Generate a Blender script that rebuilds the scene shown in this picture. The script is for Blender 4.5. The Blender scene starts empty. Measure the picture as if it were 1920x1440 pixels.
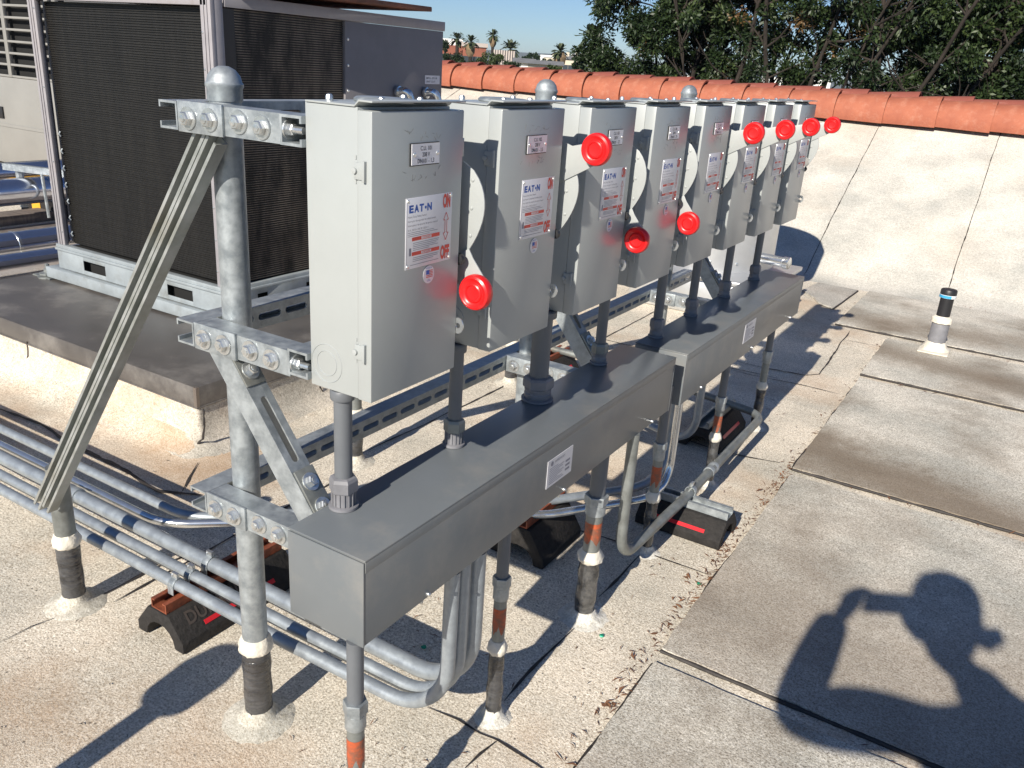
import bpy, bmesh, math, random
import numpy as np
from mathutils import Vector, Matrix
random.seed(7); rng = np.random.default_rng(7)
R = math.radians
SC = bpy.context.scene
COL = SC.collection

# ------------------------------------------------------------------ camera
FPX = 1576.75
YAW, PITCH, ROLL = R(-30.72998), R(20.82716), R(3.83537)
CAM = Vector((0, 0, 1.5))
_f = Vector((math.sin(YAW)*math.cos(PITCH), math.cos(YAW)*math.cos(PITCH), -math.sin(PITCH)))
_r = Vector((math.cos(YAW), -math.sin(YAW), 0)); _u = _r.cross(_f)
CR = _r*math.cos(ROLL) + _u*math.sin(ROLL)
CU = -_r*math.sin(ROLL) + _u*math.cos(ROLL)
CF = _f
cd = bpy.data.cameras.new('camera'); cam = bpy.data.objects.new('camera', cd); COL.objects.link(cam)
cd.sensor_width = 36; cd.lens = FPX/1920*36; cd.clip_start = 0.03; cd.clip_end = 6000
mw = Matrix((CR, CU, -CF)).transposed().to_4x4(); mw.translation = CAM
cam.matrix_world = mw
SC.camera = cam
SC.render.resolution_x = 1024; SC.render.resolution_y = 768

# ------------------------------------------------------------------ light
SUN_AZ, SUN_EL = R(-3.2), R(30.3)        # azimuth the light travels to (from +Y), elevation
w = bpy.data.worlds.new('World'); SC.world = w; w.use_nodes = True
wn = w.node_tree; bg = wn.nodes['Background']
sky = wn.nodes.new('ShaderNodeTexSky'); sky.sky_type = 'NISHITA'; sky.sun_disc = False
sky.sun_elevation = SUN_EL
sky.sun_rotation = math.pi + SUN_AZ
sky.air_density = 1.0; sky.dust_density = 0.0; sky.ozone_density = 3.0; sky.altitude = 1200
tint = wn.nodes.new('ShaderNodeMix'); tint.data_type = 'RGBA'; tint.blend_type = 'MULTIPLY'; tint.inputs[0].default_value = 1
tint.inputs[7].default_value = (.76, .88, 1.08, 1)
wn.links.new(sky.outputs[0], tint.inputs[6]); wn.links.new(tint.outputs[2], bg.inputs[0]); bg.inputs[1].default_value = 0.062
sl = bpy.data.lights.new('sun', 'SUN'); so = bpy.data.objects.new('sun', sl); COL.objects.link(so)
sl.energy = 5.0; sl.angle = R(0.53); sl.color = (1.0, 0.93, 0.82)
D = Vector((math.sin(SUN_AZ)*math.cos(SUN_EL), math.cos(SUN_AZ)*math.cos(SUN_EL), -math.sin(SUN_EL)))
so.rotation_euler = D.to_track_quat('-Z', 'Y').to_euler(); so.location = (0, -5, 8)
SC.view_settings.view_transform = 'Standard'; SC.view_settings.look = 'None'
SC.view_settings.exposure = 0.42; SC.view_settings.gamma = 1

# picture point -> world point on an axis plane (used to survey the place)
def hit(px, py, ax, val):
    d = CF*FPX + CR*(px-960) - CU*(py-720)
    return CAM + d*((val-CAM[ax])/d[ax])
def G(px, py, z=0.0): return hit(px, py, 2, z)
def slope_pt(x, y):  # height of the sloped parapet face
    return (y-7.15)*0.45

# ------------------------------------------------------------------ helpers
class MB:
    def __init__(s): s.v = []; s.f = []
    def add(s, vs, fs):
        b = len(s.v); s.v += [Vector(q) for q in vs]; s.f += [tuple(i+b for i in f) for f in fs]; return s
    def box(s, x0, x1, y0, y1, z0, z1):
        return s.add([(x, y, z) for x in (x0, x1) for y in (y0, y1) for z in (z0, z1)],
              [(0,1,3,2),(4,6,7,5),(0,4,5,1),(2,3,7,6),(0,2,6,4),(1,5,7,3)])
    def obox(s, c, a, b, n, ha, hb, hn):
        c = Vector(c); a = Vector(a).normalized()*ha; b = Vector(b).normalized()*hb; n = Vector(n).normalized()*hn
        return s.add([c+a*i+b*j+n*k for i in (-1,1) for j in (-1,1) for k in (-1,1)],
              [(0,1,3,2),(4,6,7,5),(0,4,5,1),(2,3,7,6),(0,2,6,4),(1,5,7,3)])
    def prism(s, pts, ext):
        ext = Vector(ext); n = len(pts)
        return s.add([Vector(q) for q in pts]+[Vector(q)+ext for q in pts],
              [tuple(range(n))[::-1], tuple(range(n, 2*n))] + [(i, (i+1)%n, (i+1)%n+n, i+n) for i in range(n)])
    def tube(s, pts, r, n=14, caps=True):
        pts = [Vector(q) for q in pts]; m = len(pts)
        rs = r if isinstance(r, (list, tuple)) else [r]*m
        T = []
        for i in range(m):
            d = (pts[min(i+1, m-1)]-pts[max(i-1, 0)])
            T.append(d.normalized() if d.length > 1e-9 else (T[-1] if T else Vector((0,0,1))))
        up = Vector((0,0,1)) if abs(T[0].z) < .9 else Vector((1,0,0))
        a = T[0].cross(up).normalized(); b0 = len(s.v)
        for i in range(m):
            a = (a - T[i]*a.dot(T[i])).normalized(); b = T[i].cross(a)
            for k in range(n):
                t = 2*math.pi*k/n
                s.v.append(pts[i] + (a*math.cos(t)+b*math.sin(t))*rs[i])
        for i in range(m-1):
            for k in range(n):
                p = b0+i*n+k; q = b0+i*n+(k+1)%n
                s.f.append((p, q, q+n, p+n))
        if caps:
            s.f.append(tuple(b0+k for k in range(n))[::-1]); s.f.append(tuple(b0+(m-1)*n+k for k in range(n)))
        return s
    def lathe(s, prof, c, axis=(0,0,1), n=20, jit=0):
        c = Vector(c); ax = Vector(axis).normalized()
        a = ax.cross(Vector((0,0,1)) if abs(ax.z) < .9 else Vector((1,0,0))).normalized(); b = ax.cross(a)
        b0 = len(s.v); m = len(prof)
        for (r, h) in prof:
            for k in range(n):
                t = 2*math.pi*k/n; rr = r*(1+jit*random.uniform(-1,1))
                s.v.append(c + ax*(h+jit*r*random.uniform(-.3,.3)*(1 if jit else 0)) + (a*math.cos(t)+b*math.sin(t))*rr)
        for i in range(m-1):
            for k in range(n):
                p = b0+i*n+k; q = b0+i*n+(k+1)%n
                s.f.append((p, q, q+n, p+n))
        s.f.append(tuple(b0+k for k in range(n))[::-1]); s.f.append(tuple(b0+(m-1)*n+k for k in range(n)))
        return s
    def quad(s, a, b, c, d): return s.add([a, b, c, d], [(0,1,2,3)])

def smooth_path(pts, r, seg=7):
    """polyline with round bends of radius r at the inner corners"""
    pts = [Vector(q) for q in pts]; out = [pts[0]]
    for i in range(1, len(pts)-1):
        p, a, b = pts[i], (pts[i-1]-pts[i]), (pts[i+1]-pts[i])
        la, lb = a.length, b.length; a.normalize(); b.normalize()
        ang = a.angle(b)
        t = min(r/math.tan(ang/2), la*.49, lb*.49); rr = t*math.tan(ang/2)
        c = p + (a+b).normalized()*(rr/math.sin(ang/2))
        s0, s1 = p+a*t, p+b*t
        for k in range(seg+1):
            u = k/seg; v0, v1 = s0-c, s1-c; om = v0.angle(v1)
            out.append(c + (v0*math.sin((1-u)*om)+v1*math.sin(u*om))/math.sin(om) if om > 1e-3 else s0.lerp(s1, u))
    out.append(pts[-1]); return out

def meshify(name, mb, mat, loc=(0,0,0), bev=0, smooth=True, uvs=None):
    me = bpy.data.meshes.new(name); loc = Vector(loc)
    me.from_pydata([tuple(v-loc) for v in mb.v], [], mb.f)
    bm = bmesh.new(); bm.from_mesh(me)
    bmesh.ops.recalc_face_normals(bm, faces=bm.faces)
    if bev:
        es = [e for e in bm.edges if len(e.link_faces) == 2 and e.calc_face_angle(0) > R(35)]
        bmesh.ops.bevel(bm, geom=es, offset=bev, segments=2, affect='EDGES', profile=.5, clamp_overlap=True)
    bm.to_mesh(me); bm.free()
    if smooth:
        me.shade_smooth() if hasattr(me, 'shade_smooth') else None
        me.set_sharp_from_angle(angle=R(38))
    me.materials.append(mat)
    return me

def link(name, me, parent=None, loc=None):
    o = bpy.data.objects.new(name, me); COL.objects.link(o)
    if parent is not None: o.parent = parent
    if loc is not None: o.location = loc
    return o
def wpos(o):
    v = Vector((0,0,0))
    while o is not None: v += o.location; o = o.parent
    return v
def part(name, mb, mat, parent, bev=0, smooth=True, label=None, kind=None):
    o = link(name, meshify(name, mb, mat, wpos(parent), bev, smooth), parent)
    if label: o['label'] = label
    if kind: o['kind'] = kind
    return o
def root(name, loc, label, cat, group=None):
    o = link(name, None, None, loc); tag(o, label, cat, group); return o
def tag(o, label, cat, group=None):
    o['label'] = label; o['category'] = cat
    if group: o['group'] = group
def single(name, mb, mat, label, cat, group=None, bev=0, loc=None, smooth=True):
    if loc is None:
        c = sum(mb.v, Vector())/len(mb.v); loc = Vector((c.x, c.y, min(v.z for v in mb.v)))
    o = link(name, meshify(name, mb, mat, loc, bev, smooth), None, loc); tag(o, label, cat, group); return o
def struct(name, mb, mat, parent=None, kind='structure', smooth=True):
    o = link(name, meshify(name, mb, mat, wpos(parent) if parent else (0,0,0), 0, smooth), parent)
    if parent is None: o['kind'] = kind
    return o

_tc = {}
def text_geo(txt, size=1.0, bold=0.0):
    key = (txt, bold)
    if key not in _tc:
        cu = bpy.data.curves.new('t', 'FONT'); cu.body = txt; cu.size = 1.0; cu.offset = bold; cu.resolution_u = 3
        o = bpy.data.objects.new('t', cu); COL.objects.link(o)
        dg = bpy.context.evaluated_depsgraph_get(); me = o.evaluated_get(dg).to_mesh()
        vs = [v.co.copy() for v in me.vertices]; fs = [tuple(p.vertices) for p in me.polygons]
        o.evaluated_get(dg).to_mesh_clear(); bpy.data.objects.remove(o); bpy.data.curves.remove(cu)
        _tc[key] = (vs, fs)
    return _tc[key]
def add_text(mb, txt, o, xd, yd, size, width=None, bold=0.0):
    vs, fs = text_geo(txt, 1, bold)
    if not vs: return
    x0 = min(v.x for v in vs); x1 = max(v.x for v in vs)
    sx = size if width is None else width/(x1-x0)
    o = Vector(o); xd = Vector(xd); yd = Vector(yd)
    mb.add([o + xd*((v.x-x0)*sx) + yd*(v.y*size) for v in vs], fs)

# ------------------------------------------------------------------ materials
def mat(name, col, rough=.5, metal=0.0, spec=.5, var=0.0, vscale=8, bump=0.0, bscale=60, col2=None, coat=0, stretch=None,
        ramp=None, dirt=None, dscale=3, damt=.5, rvar=0):
    m = bpy.data.materials.new(name); m.use_nodes = True; nt = m.node_tree; n = nt.nodes; l = nt.links
    b = n['Principled BSDF']
    b.inputs['Base Color'].default_value = (*col, 1); b.inputs['Roughness'].default_value = rough
    b.inputs['Metallic'].default_value = metal; b.inputs['Specular IOR Level'].default_value = spec
    if coat: b.inputs['Coat Weight'].default_value = coat; b.inputs['Coat Roughness'].default_value = .15
    tc = n.new('ShaderNodeTexCoord'); mp = n.new('ShaderNodeMapping'); l.new(tc.outputs['Object'], mp.inputs[0])
    if stretch: mp.inputs['Scale'].default_value = stretch
    last = None
    if var or col2:
        t = n.new('ShaderNodeTexNoise'); t.inputs['Scale'].default_value = vscale; t.inputs['Detail'].default_value = 6
        t.inputs['Roughness'].default_value = .65
        l.new(mp.outputs[0], t.inputs['Vector'])
        r = n.new('ShaderNodeValToRGB'); l.new(t.outputs['Fac'], r.inputs[0])
        c2 = col2 if col2 else tuple(c*(1-var) for c in col)
        c1 = col if col2 else tuple(min(1, c*(1+var)) for c in col)
        e = r.color_ramp.elements; lo, hi = ramp or (.35, .65)
        e[0].position = lo; e[0].color = (*c2, 1); e[1].position = hi; e[1].color = (*c1, 1)
        last = r.outputs[0]
        if rvar:
            mr = n.new('ShaderNodeMapRange'); l.new(t.outputs['Fac'], mr.inputs[0])
            mr.inputs[1].default_value = .3; mr.inputs[2].default_value = .7
            mr.inputs[3].default_value = max(.02, rough-rvar); mr.inputs[4].default_value = min(1, rough+rvar)
            l.new(mr.outputs[0], b.inputs['Roughness'])
    if dirt:
        t2 = n.new('ShaderNodeTexNoise'); t2.inputs['Scale'].default_value = dscale; t2.inputs['Detail'].default_value = 8
        t2.inputs['Roughness'].default_value = .7
        l.new(mp.outputs[0], t2.inputs['Vector'])
        r2 = n.new('ShaderNodeValToRGB'); l.new(t2.outputs['Fac'], r2.inputs[0])
        r2.color_ramp.elements[0].position = .52; r2.color_ramp.elements[1].position = .72
        r2.color_ramp.elements[0].color = (0,0,0,1); r2.color_ramp.elements[1].color = (damt,)*3+(1,)
        mx = n.new('ShaderNodeMix'); mx.data_type = 'RGBA'; l.new(r2.outputs[0], mx.inputs[0])
        if last: l.new(last, mx.inputs[6])
        else: mx.inputs[6].default_value = (*col, 1)
        mx.inputs[7].default_value = (*dirt, 1); last = mx.outputs[2]
    if last: l.new(last, b.inputs['Base Color'])
    if bump:
        t3 = n.new('ShaderNodeTexNoise'); t3.inputs['Scale'].default_value = bscale; t3.inputs['Detail'].default_value = 5
        l.new(mp.outputs[0], t3.inputs['Vector'])
        bp = n.new('ShaderNodeBump'); bp.inputs['Strength'].default_value = bump; bp.inputs['Distance'].default_value = .01
        l.new(t3.outputs['Fac'], bp.inputs['Height']); l.new(bp.outputs[0], b.inputs['Normal'])
    return m

def granule(name, base, light, dark, stain, stain_amt=.5, stain_scale=.9, speck=.55, seed=0.0, band=None):
    """mineral-granule cap sheet: fine speckle, blotches, brown water stains"""
    m = bpy.data.materials.new(name); m.use_nodes = True; nt = m.node_tree; n = nt.nodes; l = nt.links
    b = n['Principled BSDF']; b.inputs['Roughness'].default_value = .95; b.inputs['Specular IOR Level'].default_value = .25
    tc = n.new('ShaderNodeTexCoord'); mp = n.new('ShaderNodeMapping'); l.new(tc.outputs['Object'], mp.inputs[0])
    mp.inputs['Location'].default_value = (seed, seed*1.7, 0)
    def noise(sc, det=4, ro=.6):
        t = n.new('ShaderNodeTexNoise'); t.inputs['Scale'].default_value = sc; t.inputs['Detail'].default_value = det
        t.inputs['Roughness'].default_value = ro; l.new(mp.outputs[0], t.inputs['Vector']); return t.outputs['Fac']
    def ramp(src, stops):
        r = n.new('ShaderNodeValToRGB'); l.new(src, r.inputs[0]); e = r.color_ramp.elements
        while len(e) < len(stops): e.new(.5)
        for k, (p, c) in enumerate(stops): e[k].position = p; e[k].color = (*c, 1) if len(c) == 3 else c
        return r.outputs[0]
    def mix(fac, a, c, mode='MIX'):
        x = n.new('ShaderNodeMix'); x.data_type = 'RGBA'; x.blend_type = mode
        if isinstance(fac, float): x.inputs[0].default_value = fac
        else: l.new(fac, x.inputs[0])
        l.new(a, x.inputs[6])
        if isinstance(c, tuple): x.inputs[7].default_value = (*c, 1)
        else: l.new(c, x.inputs[7])
        return x.outputs[2]
    c = ramp(noise(165, 4, .9), [(.37, dark), (.47, base), (.60, light)])
    big = ramp(noise(2.2, 6), [(.35, (.78, .80, .80)), (.62, (1.12, 1.11, 1.09))])
    c = mix(1.0, c, big, 'MULTIPLY')
    mid = ramp(noise(60, 4, .75), [(.34, (.80, .79, .77)), (.6, (1.08, 1.08, 1.08))])
    c = mix(1.0, c, mid, 'MULTIPLY')
    s = ramp(noise(stain_scale, 9, .62), [(.50, (0,0,0)), (.70, (stain_amt,)*3)])
    c = mix(s, c, stain)
    # dark grit
    v = n.new('ShaderNodeTexVoronoi'); v.inputs['Scale'].default_value = 48; l.new(mp.outputs[0], v.inputs['Vector'])
    g = ramp(v.outputs['Distance'], [(.10, (speck,)*3), (.20, (0,0,0))])
    gm = ramp(noise(9, 5, .7), [(.48, (0,0,0)), (.62, (1,1,1))])
    gg = n.new('ShaderNodeMath'); gg.operation = 'MULTIPLY'; l.new(g, gg.inputs[0]); l.new(gm, gg.inputs[1])
    c = mix(gg.outputs[0], c, (.08, .07, .06))
    if band:   # dried-puddle stain lying along one side of a pad: (centre y, slope, half width, strength)
        sep = n.new('ShaderNodeSeparateXYZ'); l.new(tc.outputs['Object'], sep.inputs[0])
        def mth(op, a, b_):
            q = n.new('ShaderNodeMath'); q.operation = op
            for k, v in enumerate((a, b_)):
                if isinstance(v, (int, float)): q.inputs[k].default_value = v
                else: l.new(v, q.inputs[k])
            return q.outputs[0]
        yc = mth('ADD', mth('MULTIPLY', sep.outputs[0], band[1]), band[0])
        dd = mth('ABSOLUTE', mth('SUBTRACT', sep.outputs[1], yc), 0)
        dd = mth('ADD', dd, mth('MULTIPLY', mth('SUBTRACT', noise(3.4, 9, .68), .5), band[2]*2.6))
        mr = n.new('ShaderNodeMapRange'); mr.interpolation_type = 'SMOOTHSTEP'; l.new(dd, mr.inputs[0])
        mr.inputs[1].default_value = band[2]*1.55; mr.inputs[2].default_value = band[2]*.05; mr.inputs[3].default_value = 0; mr.inputs[4].default_value = band[3]
        c = mix(mr.outputs[0], c, stain)
    l.new(c, b.inputs['Base Color'])
    bp = n.new('ShaderNodeBump'); bp.inputs['Strength'].default_value = .7; bp.inputs['Distance'].default_value = .004
    l.new(noise(170, 3, .8), bp.inputs['Height'])
    bp2 = n.new('ShaderNodeBump'); bp2.inputs['Strength'].default_value = .22; bp2.inputs['Distance'].default_value = .02
    l.new(noise(7, 4), bp2.inputs['Height']); l.new(bp.outputs[0], bp2.inputs['Normal'])
    l.new(bp2.outputs[0], b.inputs['Normal'])
    return m

M = {}
M['roof'] = granule('roof granules', (.68,.60,.49), (.94,.88,.77), (.26,.215,.165), (.46,.28,.15), .72, .9, .8)
M['flashw'] = granule('white flashing granules', (.76,.73,.66), (.86,.83,.77), (.55,.50,.43), (.50,.42,.32), .35, 6.0, .2, seed=3.0)
M['flash'] = granule('flashing granules', (.66,.61,.52), (.80,.76,.68), (.45,.40,.33), (.45,.36,.26), .4, 3.0, .2, seed=1.0)
M['curb'] = granule('curb granules', (.62,.56,.475), (.78,.72,.63), (.32,.27,.22), (.50,.30,.16), .6, 1.6, seed=4.0)
M['slope'] = granule('slope granules', (.60,.57,.51), (.76,.73,.67), (.44,.41,.36), (.58,.45,.33), .35, .6, .3, seed=9.0)
M['pad'] = granule('pad granules', (.47,.44,.395), (.68,.65,.60), (.20,.18,.155), (.20,.145,.10), .85, 1.0, .5, seed=2.3)
M['pad2'] = granule('pad granules b', (.45,.43,.395), (.66,.64,.60), (.20,.185,.16), (.18,.13,.09), .9, 1.25, .5, seed=6.1)
PL, PB, PD, PS = (.60,.56,.485), (.88,.84,.76), (.20,.175,.145), (.185,.135,.09)
M['padA'] = granule('pad granules near', PL, PB, PD, PS, .75, 1.6, .5, seed=3.1, band=(.9,.1,.30,.45))
M['padB'] = granule('pad granules brown', PL, PB, PD, (.22,.165,.12), .6, 1.5, .5, seed=2.3, band=(.35,-.12,.55,.55))
M['padC'] = granule('pad granules banded', PL, PB, PD, PS, .65, 1.7, .5, seed=6.1, band=(.30,-.38,.30,.80))
M['padD'] = granule('pad granules middle', PL, PB, PD, PS, .7, 1.7, .5, seed=8.4, band=(.56,-.25,.20,.7))
M['padE'] = granule('pad granules far', PL, PB, PD, PS, .7, 1.4, .5, seed=5.2, band=(.30,.1,.25,.55))
M['tar'] = mat('bitumen', (.035,.03,.028), .7, var=.4, vscale=20, bump=.5, bscale=40)
M['mastic'] = mat('white mastic', (.72,.67,.57), .6, var=.12, vscale=14, bump=.9, bscale=28, dirt=(.45,.38,.28), dscale=9, damt=.6)
M['galv'] = mat('galvanised steel', (.44,.475,.49), .46, metal=.5, col2=(.26,.29,.31), vscale=34, rvar=.12, bump=.04, bscale=80)
M['galvmid'] = mat('aged galvanised steel', (.44,.455,.45), .42, metal=.5, col2=(.29,.31,.29), vscale=16, rvar=.12, dirt=(.33,.29,.22), dscale=5, damt=.5)
M['galvdull'] = mat('dull galvanised steel', (.30,.32,.31), .5, metal=.5, col2=(.19,.20,.19), vscale=16, rvar=.12, dirt=(.30,.26,.19), dscale=6, damt=.6)
M['conduit'] = mat('emt conduit', (.38,.42,.45), .44, metal=.45, col2=(.28,.31,.34), vscale=30, rvar=.1)
M['conduitbright'] = mat('bright emt conduit', (.72,.74,.75), .2, metal=.9, var=.1, vscale=20)
M['bolt'] = mat('zinc bolt', (.66,.68,.68), .3, metal=.85, var=.15, vscale=60)
M['box'] = mat('light grey enamel', (.365,.387,.383), .30, spec=.6, var=.05, vscale=3, bump=.03, bscale=5, dirt=(.42,.41,.38), dscale=2.2, damt=.25)
M['box_in'] = mat('grey enamel lever', (.385,.405,.40), .35, var=.05, vscale=12)
M['wire'] = mat('mid grey enamel', (.148,.163,.174), .33, spec=.55, var=.05, vscale=3, bump=.02, bscale=6, dirt=(.27,.255,.23), dscale=4, damt=.5)
M['pvc'] = mat('grey pvc', (.135,.145,.158), .5, var=.08, vscale=12)
M['black'] = mat('black plastic', (.018,.018,.02), .45)
M['gap'] = mat('dark gap', (.02,.022,.025), .8)
M['rubber'] = mat('recycled rubber', (.016,.014,.013), .8, var=.4, vscale=60, bump=.35, bscale=90)
M['letter'] = mat('relief-lit rubber lettering', (.075,.060,.052), .45)  # flat letters; lighter tone stands in for light catching raised moulding
M['rust'] = mat('rusty strut', (.30,.075,.03), .6, col2=(.14,.04,.02), vscale=25, bump=.3)
M['red'] = mat('red plastic knob', (.72,.014,.016), .32, spec=.5, var=.05, vscale=20)
M['redtape'] = mat('red reflective strip', (.62,.02,.03), .3, var=.1, vscale=30)
M['orange'] = mat('orange spray paint', (.50,.095,.03), .55, col2=(.22,.085,.05), vscale=38, ramp=(.42,.58))
M['wrap'] = mat('black foil wrap', (.085,.085,.088), .26, spec=.8, col2=(.022,.022,.024), vscale=14, stretch=(1,1,3), bump=1.0, bscale=16)
M['foil'] = mat('clear film wrap', (.20,.20,.20), .16, metal=.5, spec=.9, col2=(.05,.05,.05), vscale=22, bump=1.0, bscale=26)
M['pencil'] = mat('pencil scuffs', (.20,.205,.205), .5)
M['label'] = mat('label plate', (.66,.66,.70), .4, metal=.15, var=.05, vscale=10)
M['tagw'] = mat('engraved tag', (.72,.72,.76), .4)
M['txtred'] = mat('red print', (.62,.06,.04), .5)
M['txtblue'] = mat('blue print', (.02,.10,.42), .5)
M['txtblk'] = mat('dark print', (.05,.05,.07), .6)
M['txtgrey'] = mat('grey print', (.24,.24,.28), .6)
M['acpaint'] = mat('mauve grey enamel', (.31,.295,.31), .5, var=.1, vscale=8, dirt=(.20,.17,.15), dscale=8, damt=.5)
M['acpanel'] = mat('dark grey enamel', (.20,.19,.20), .5, var=.08, vscale=4)
M['acrail'] = mat('galvanised base rail', (.36,.40,.42), .5, metal=.3, var=.12, vscale=10, dirt=(.24,.24,.22), dscale=7, damt=.6)
M['coil'] = mat('coil fins', (.014,.013,.012), .6, col2=(.006,.006,.006), vscale=9, stretch=(3,3,.35), ramp=(.4,.62))
M['fin'] = mat('fin edges', (.024,.022,.019), .55, metal=.2, col2=(.012,.011,.010), vscale=7, stretch=(3,3,.3), ramp=(.42,.72))
M['fin2'] = mat('sunlit fin edges', (.20,.165,.13), .5, metal=.2, col2=(.022,.019,.017), vscale=4, stretch=(2.2,2.2,.8), ramp=(.40,.60))  # sunlight painted in as a lighter, patchy copy of the fin colour
M['deep'] = mat('painted depth shade', (.008,.008,.008), .9)  # near-black stands in for shade inside the units
M['cap'] = mat('brown curb flashing', (.155,.142,.132), .42, metal=.2, col2=(.10,.092,.086), vscale=3, rvar=.1, dirt=(.32,.30,.27), dscale=3, damt=.6)
M['capedge'] = mat('flashing edge', (.27,.23,.20), .3, metal=.5, var=.15, vscale=5)
M['tile'] = mat('terracotta', (.39,.125,.068), .8, col2=(.30,.088,.05), vscale=5, bump=.25, bscale=30, dirt=(.50,.26,.18), dscale=9, damt=.5)
M['tile2'] = mat('terracotta dark', (.28,.082,.055), .82, col2=(.24,.065,.045), vscale=6, bump=.25, bscale=30, dirt=(.5,.33,.27), dscale=8, damt=.6)
M['rustlid'] = mat('rusty sheet', (.26,.09,.05), .7, col2=(.12,.05,.03), vscale=5, bump=.3)
M['orangebd'] = mat('orange board', (.66,.24,.09), .7, var=.15, vscale=6)
M['beige'] = mat('beige enamel', (.255,.25,.235), .5, var=.05, vscale=2, dirt=(.21,.20,.18), dscale=3, damt=.4)
M['jacket'] = mat('aluminium jacket', (.60,.62,.70), .18, metal=.95, var=.1, vscale=3, bump=.2, bscale=6)
M['wood'] = mat('weathered timber', (.17,.14,.12), .8, var=.3, vscale=6, stretch=(1,8,1))
M['fan'] = mat('spun aluminium', (.60,.61,.62), .38, metal=.7, var=.08, vscale=4)
M['yellow'] = mat('yellow tape', (.75,.38,.03), .4)
M['white'] = mat('white band', (.75,.78,.80), .4)
M['cyan'] = mat('cyan band', (.05,.35,.60), .4)
M['sleeve'] = mat('grey sleeve', (.20,.20,.215), .5, var=.15, vscale=20)
M['navy'] = mat('blue splice tape', (.075,.11,.18), .4, var=.1, vscale=20)
M['conc'] = mat('sealed vent base', (.72,.70,.64), .8, var=.1, vscale=10, bump=.4)
M['needle'] = mat('dry litter', (.26,.12,.055), .9, col2=(.12,.06,.035), vscale=3)
M['greenbit'] = mat('green foil scrap', (.02,.30,.18), .3, metal=.3)
M['bark'] = mat('bark', (.030,.023,.018), .95, var=.4, vscale=6, bump=.6, bscale=9)

from mathutils import noise as mnoise
# ------------------------------------------------------------------ roof
def gz(x, y):
    return .0035*mnoise.noise(Vector((x*.9, y*.9, 0))) + .0022*mnoise.noise(Vector((x*3.1, y*3.1, 5)))
def grid(mb, xs, ys, fn):
    b = len(mb.v); nx = len(xs)
    for y in ys:
        for x in xs: mb.v.append(Vector(fn(x, y)))
    for j in range(len(ys)-1):
        for i in range(nx-1):
            p = b+j*nx+i; mb.f.append((p, p+1, p+1+nx, p+nx))
def lin(a, b, s):
    n = max(1, int(round((b-a)/s))); return [a+(b-a)*i/n for i in range(n+1)]
mb = MB()
xs = lin(-14, -4.5, .5)[:-1] + lin(-4.5, 1.2, .06)[:-1] + lin(1.2, 7, .5)
ys = lin(-5, 0, .5)[:-1] + lin(0, 7.0, .06)
def roof_fn(x, y):
    z = gz(x, y)
    # soft cant around the air-conditioner kerb
    dx = max(0, x+2.60); dy = max(0, 1.955-y)
    d = math.hypot(dx, dy)
    if d < .13 and x < -2.3 and y > 1.7 and y < 5.2: z += .085*(1-d/.13)**2
    return (x, y, z)
grid(mb, xs, ys, roof_fn)
roof = struct('roof', mb, M['roof'])
def ribbon(mb, pts, w0, fn, lift=.0035, jit=.35, step=.025, taper=True):
    P = [Vector(q) for q in pts]; out = []
    for a, b in zip(P[:-1], P[1:]):
        n = max(1, int((b-a).length/step)); out += [a.lerp(b, k/n) for k in range(n)]
    out.append(P[-1]); b0 = len(mb.v); n = len(out); off = random.uniform(0, 99)
    for i, q in enumerate(out):
        t = (out[min(i+1, n-1)]-out[max(i-1, 0)]).normalized(); s = Vector((-t.y, t.x, 0))
        ww = w0*(.55+.9*abs(mnoise.noise(Vector((off+i*.22, 0, 0))))*1.3 + jit*random.uniform(-.5, .5))
        if taper: ww *= min(1, .25+i*.2, .25+(n-1-i)*.2)
        wob = s*(mnoise.noise(Vector((off, i*.1, 3)))*w0*1.0)
        for sg in (-1, 1):
            v = q+wob+s*ww*.5*sg; mb.v.append(Vector((v.x, v.y, fn(v.x, v.y)+lift)))
    for i in range(n-1):
        p = b0+2*i; mb.f.append((p, p+1, p+3, p+2))
def flat_fn(x, y): return gz(x, y)
def seam(pxs, w0=.008, z=0, world=None):
    mb = MB(); pts = world or [G(*q) for q in pxs]; pts = [(p[0], p[1], 0) for p in pts]
    ribbon(mb, pts, w0, flat_fn)
    return part('seam', mb, M['tar'], roof)
seam([(0,1205),(60,1176),(112,1158)], .008); seam([(165,1128),(222,1100),(285,1068),(370,1035)], .011)
seam([(0,765),(100,811),(233,883),(300,920),(375,931)], .022)  # lap seam; also paints the black upper edge of the conduit's shadow
seam([(370,868),(352,895),(336,929)], .010)
seam([(0,712),(30,706),(48,688),(54,668)], .007)
seam([(800,1327),(858,1352),(897,1378),(931,1391),(1006,1436),(1040,1460)], .009)
seam([(946,1316),(1010,1246),(1073,1178)], .012); seam([(1122,1121),(1165,1078),(1204,1037)], .010)
seam([(931,1391),(900,1415),(870,1445)], .010)
seam([(1020,973),(1075,992),(1131,1008),(1207,1035),(1270,1058),(1330,1081)], .010)
seam([(1212,798),(1275,822),(1340,845),(1400,858),(1462,869)], .009)
seam([(1367,693),(1400,702),(1440,710),(1500,722),(1573,740)], .008)
seam([(1377,677),(1430,690),(1470,697),(1510,704),(1535,702),(1557,672),(1593,622)], .010)
seam([(1580,637),(1650,650)], .007); seam([(1006,967),(1066,990)], .008)
seam(None, .010, world=[(-.62,-4,0),(-.82,-1,0),(-.84,.85,0)])
seam(None, .010, world=[(-.45,3.9,0),(-.62,5.5,0)] and [(-1.95,1.15,0),(-1.98,2.1,0),(-1.99,2.2,0)])
seam(None, .009, world=[(-6,-.2,0),(-3.2,-.22,0),(-.8,-.2,0)])
seam(None, .009, world=[(-2.05,2.32,0),(-2.0,4.4,0),(-2.02,6.9,0)])
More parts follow.
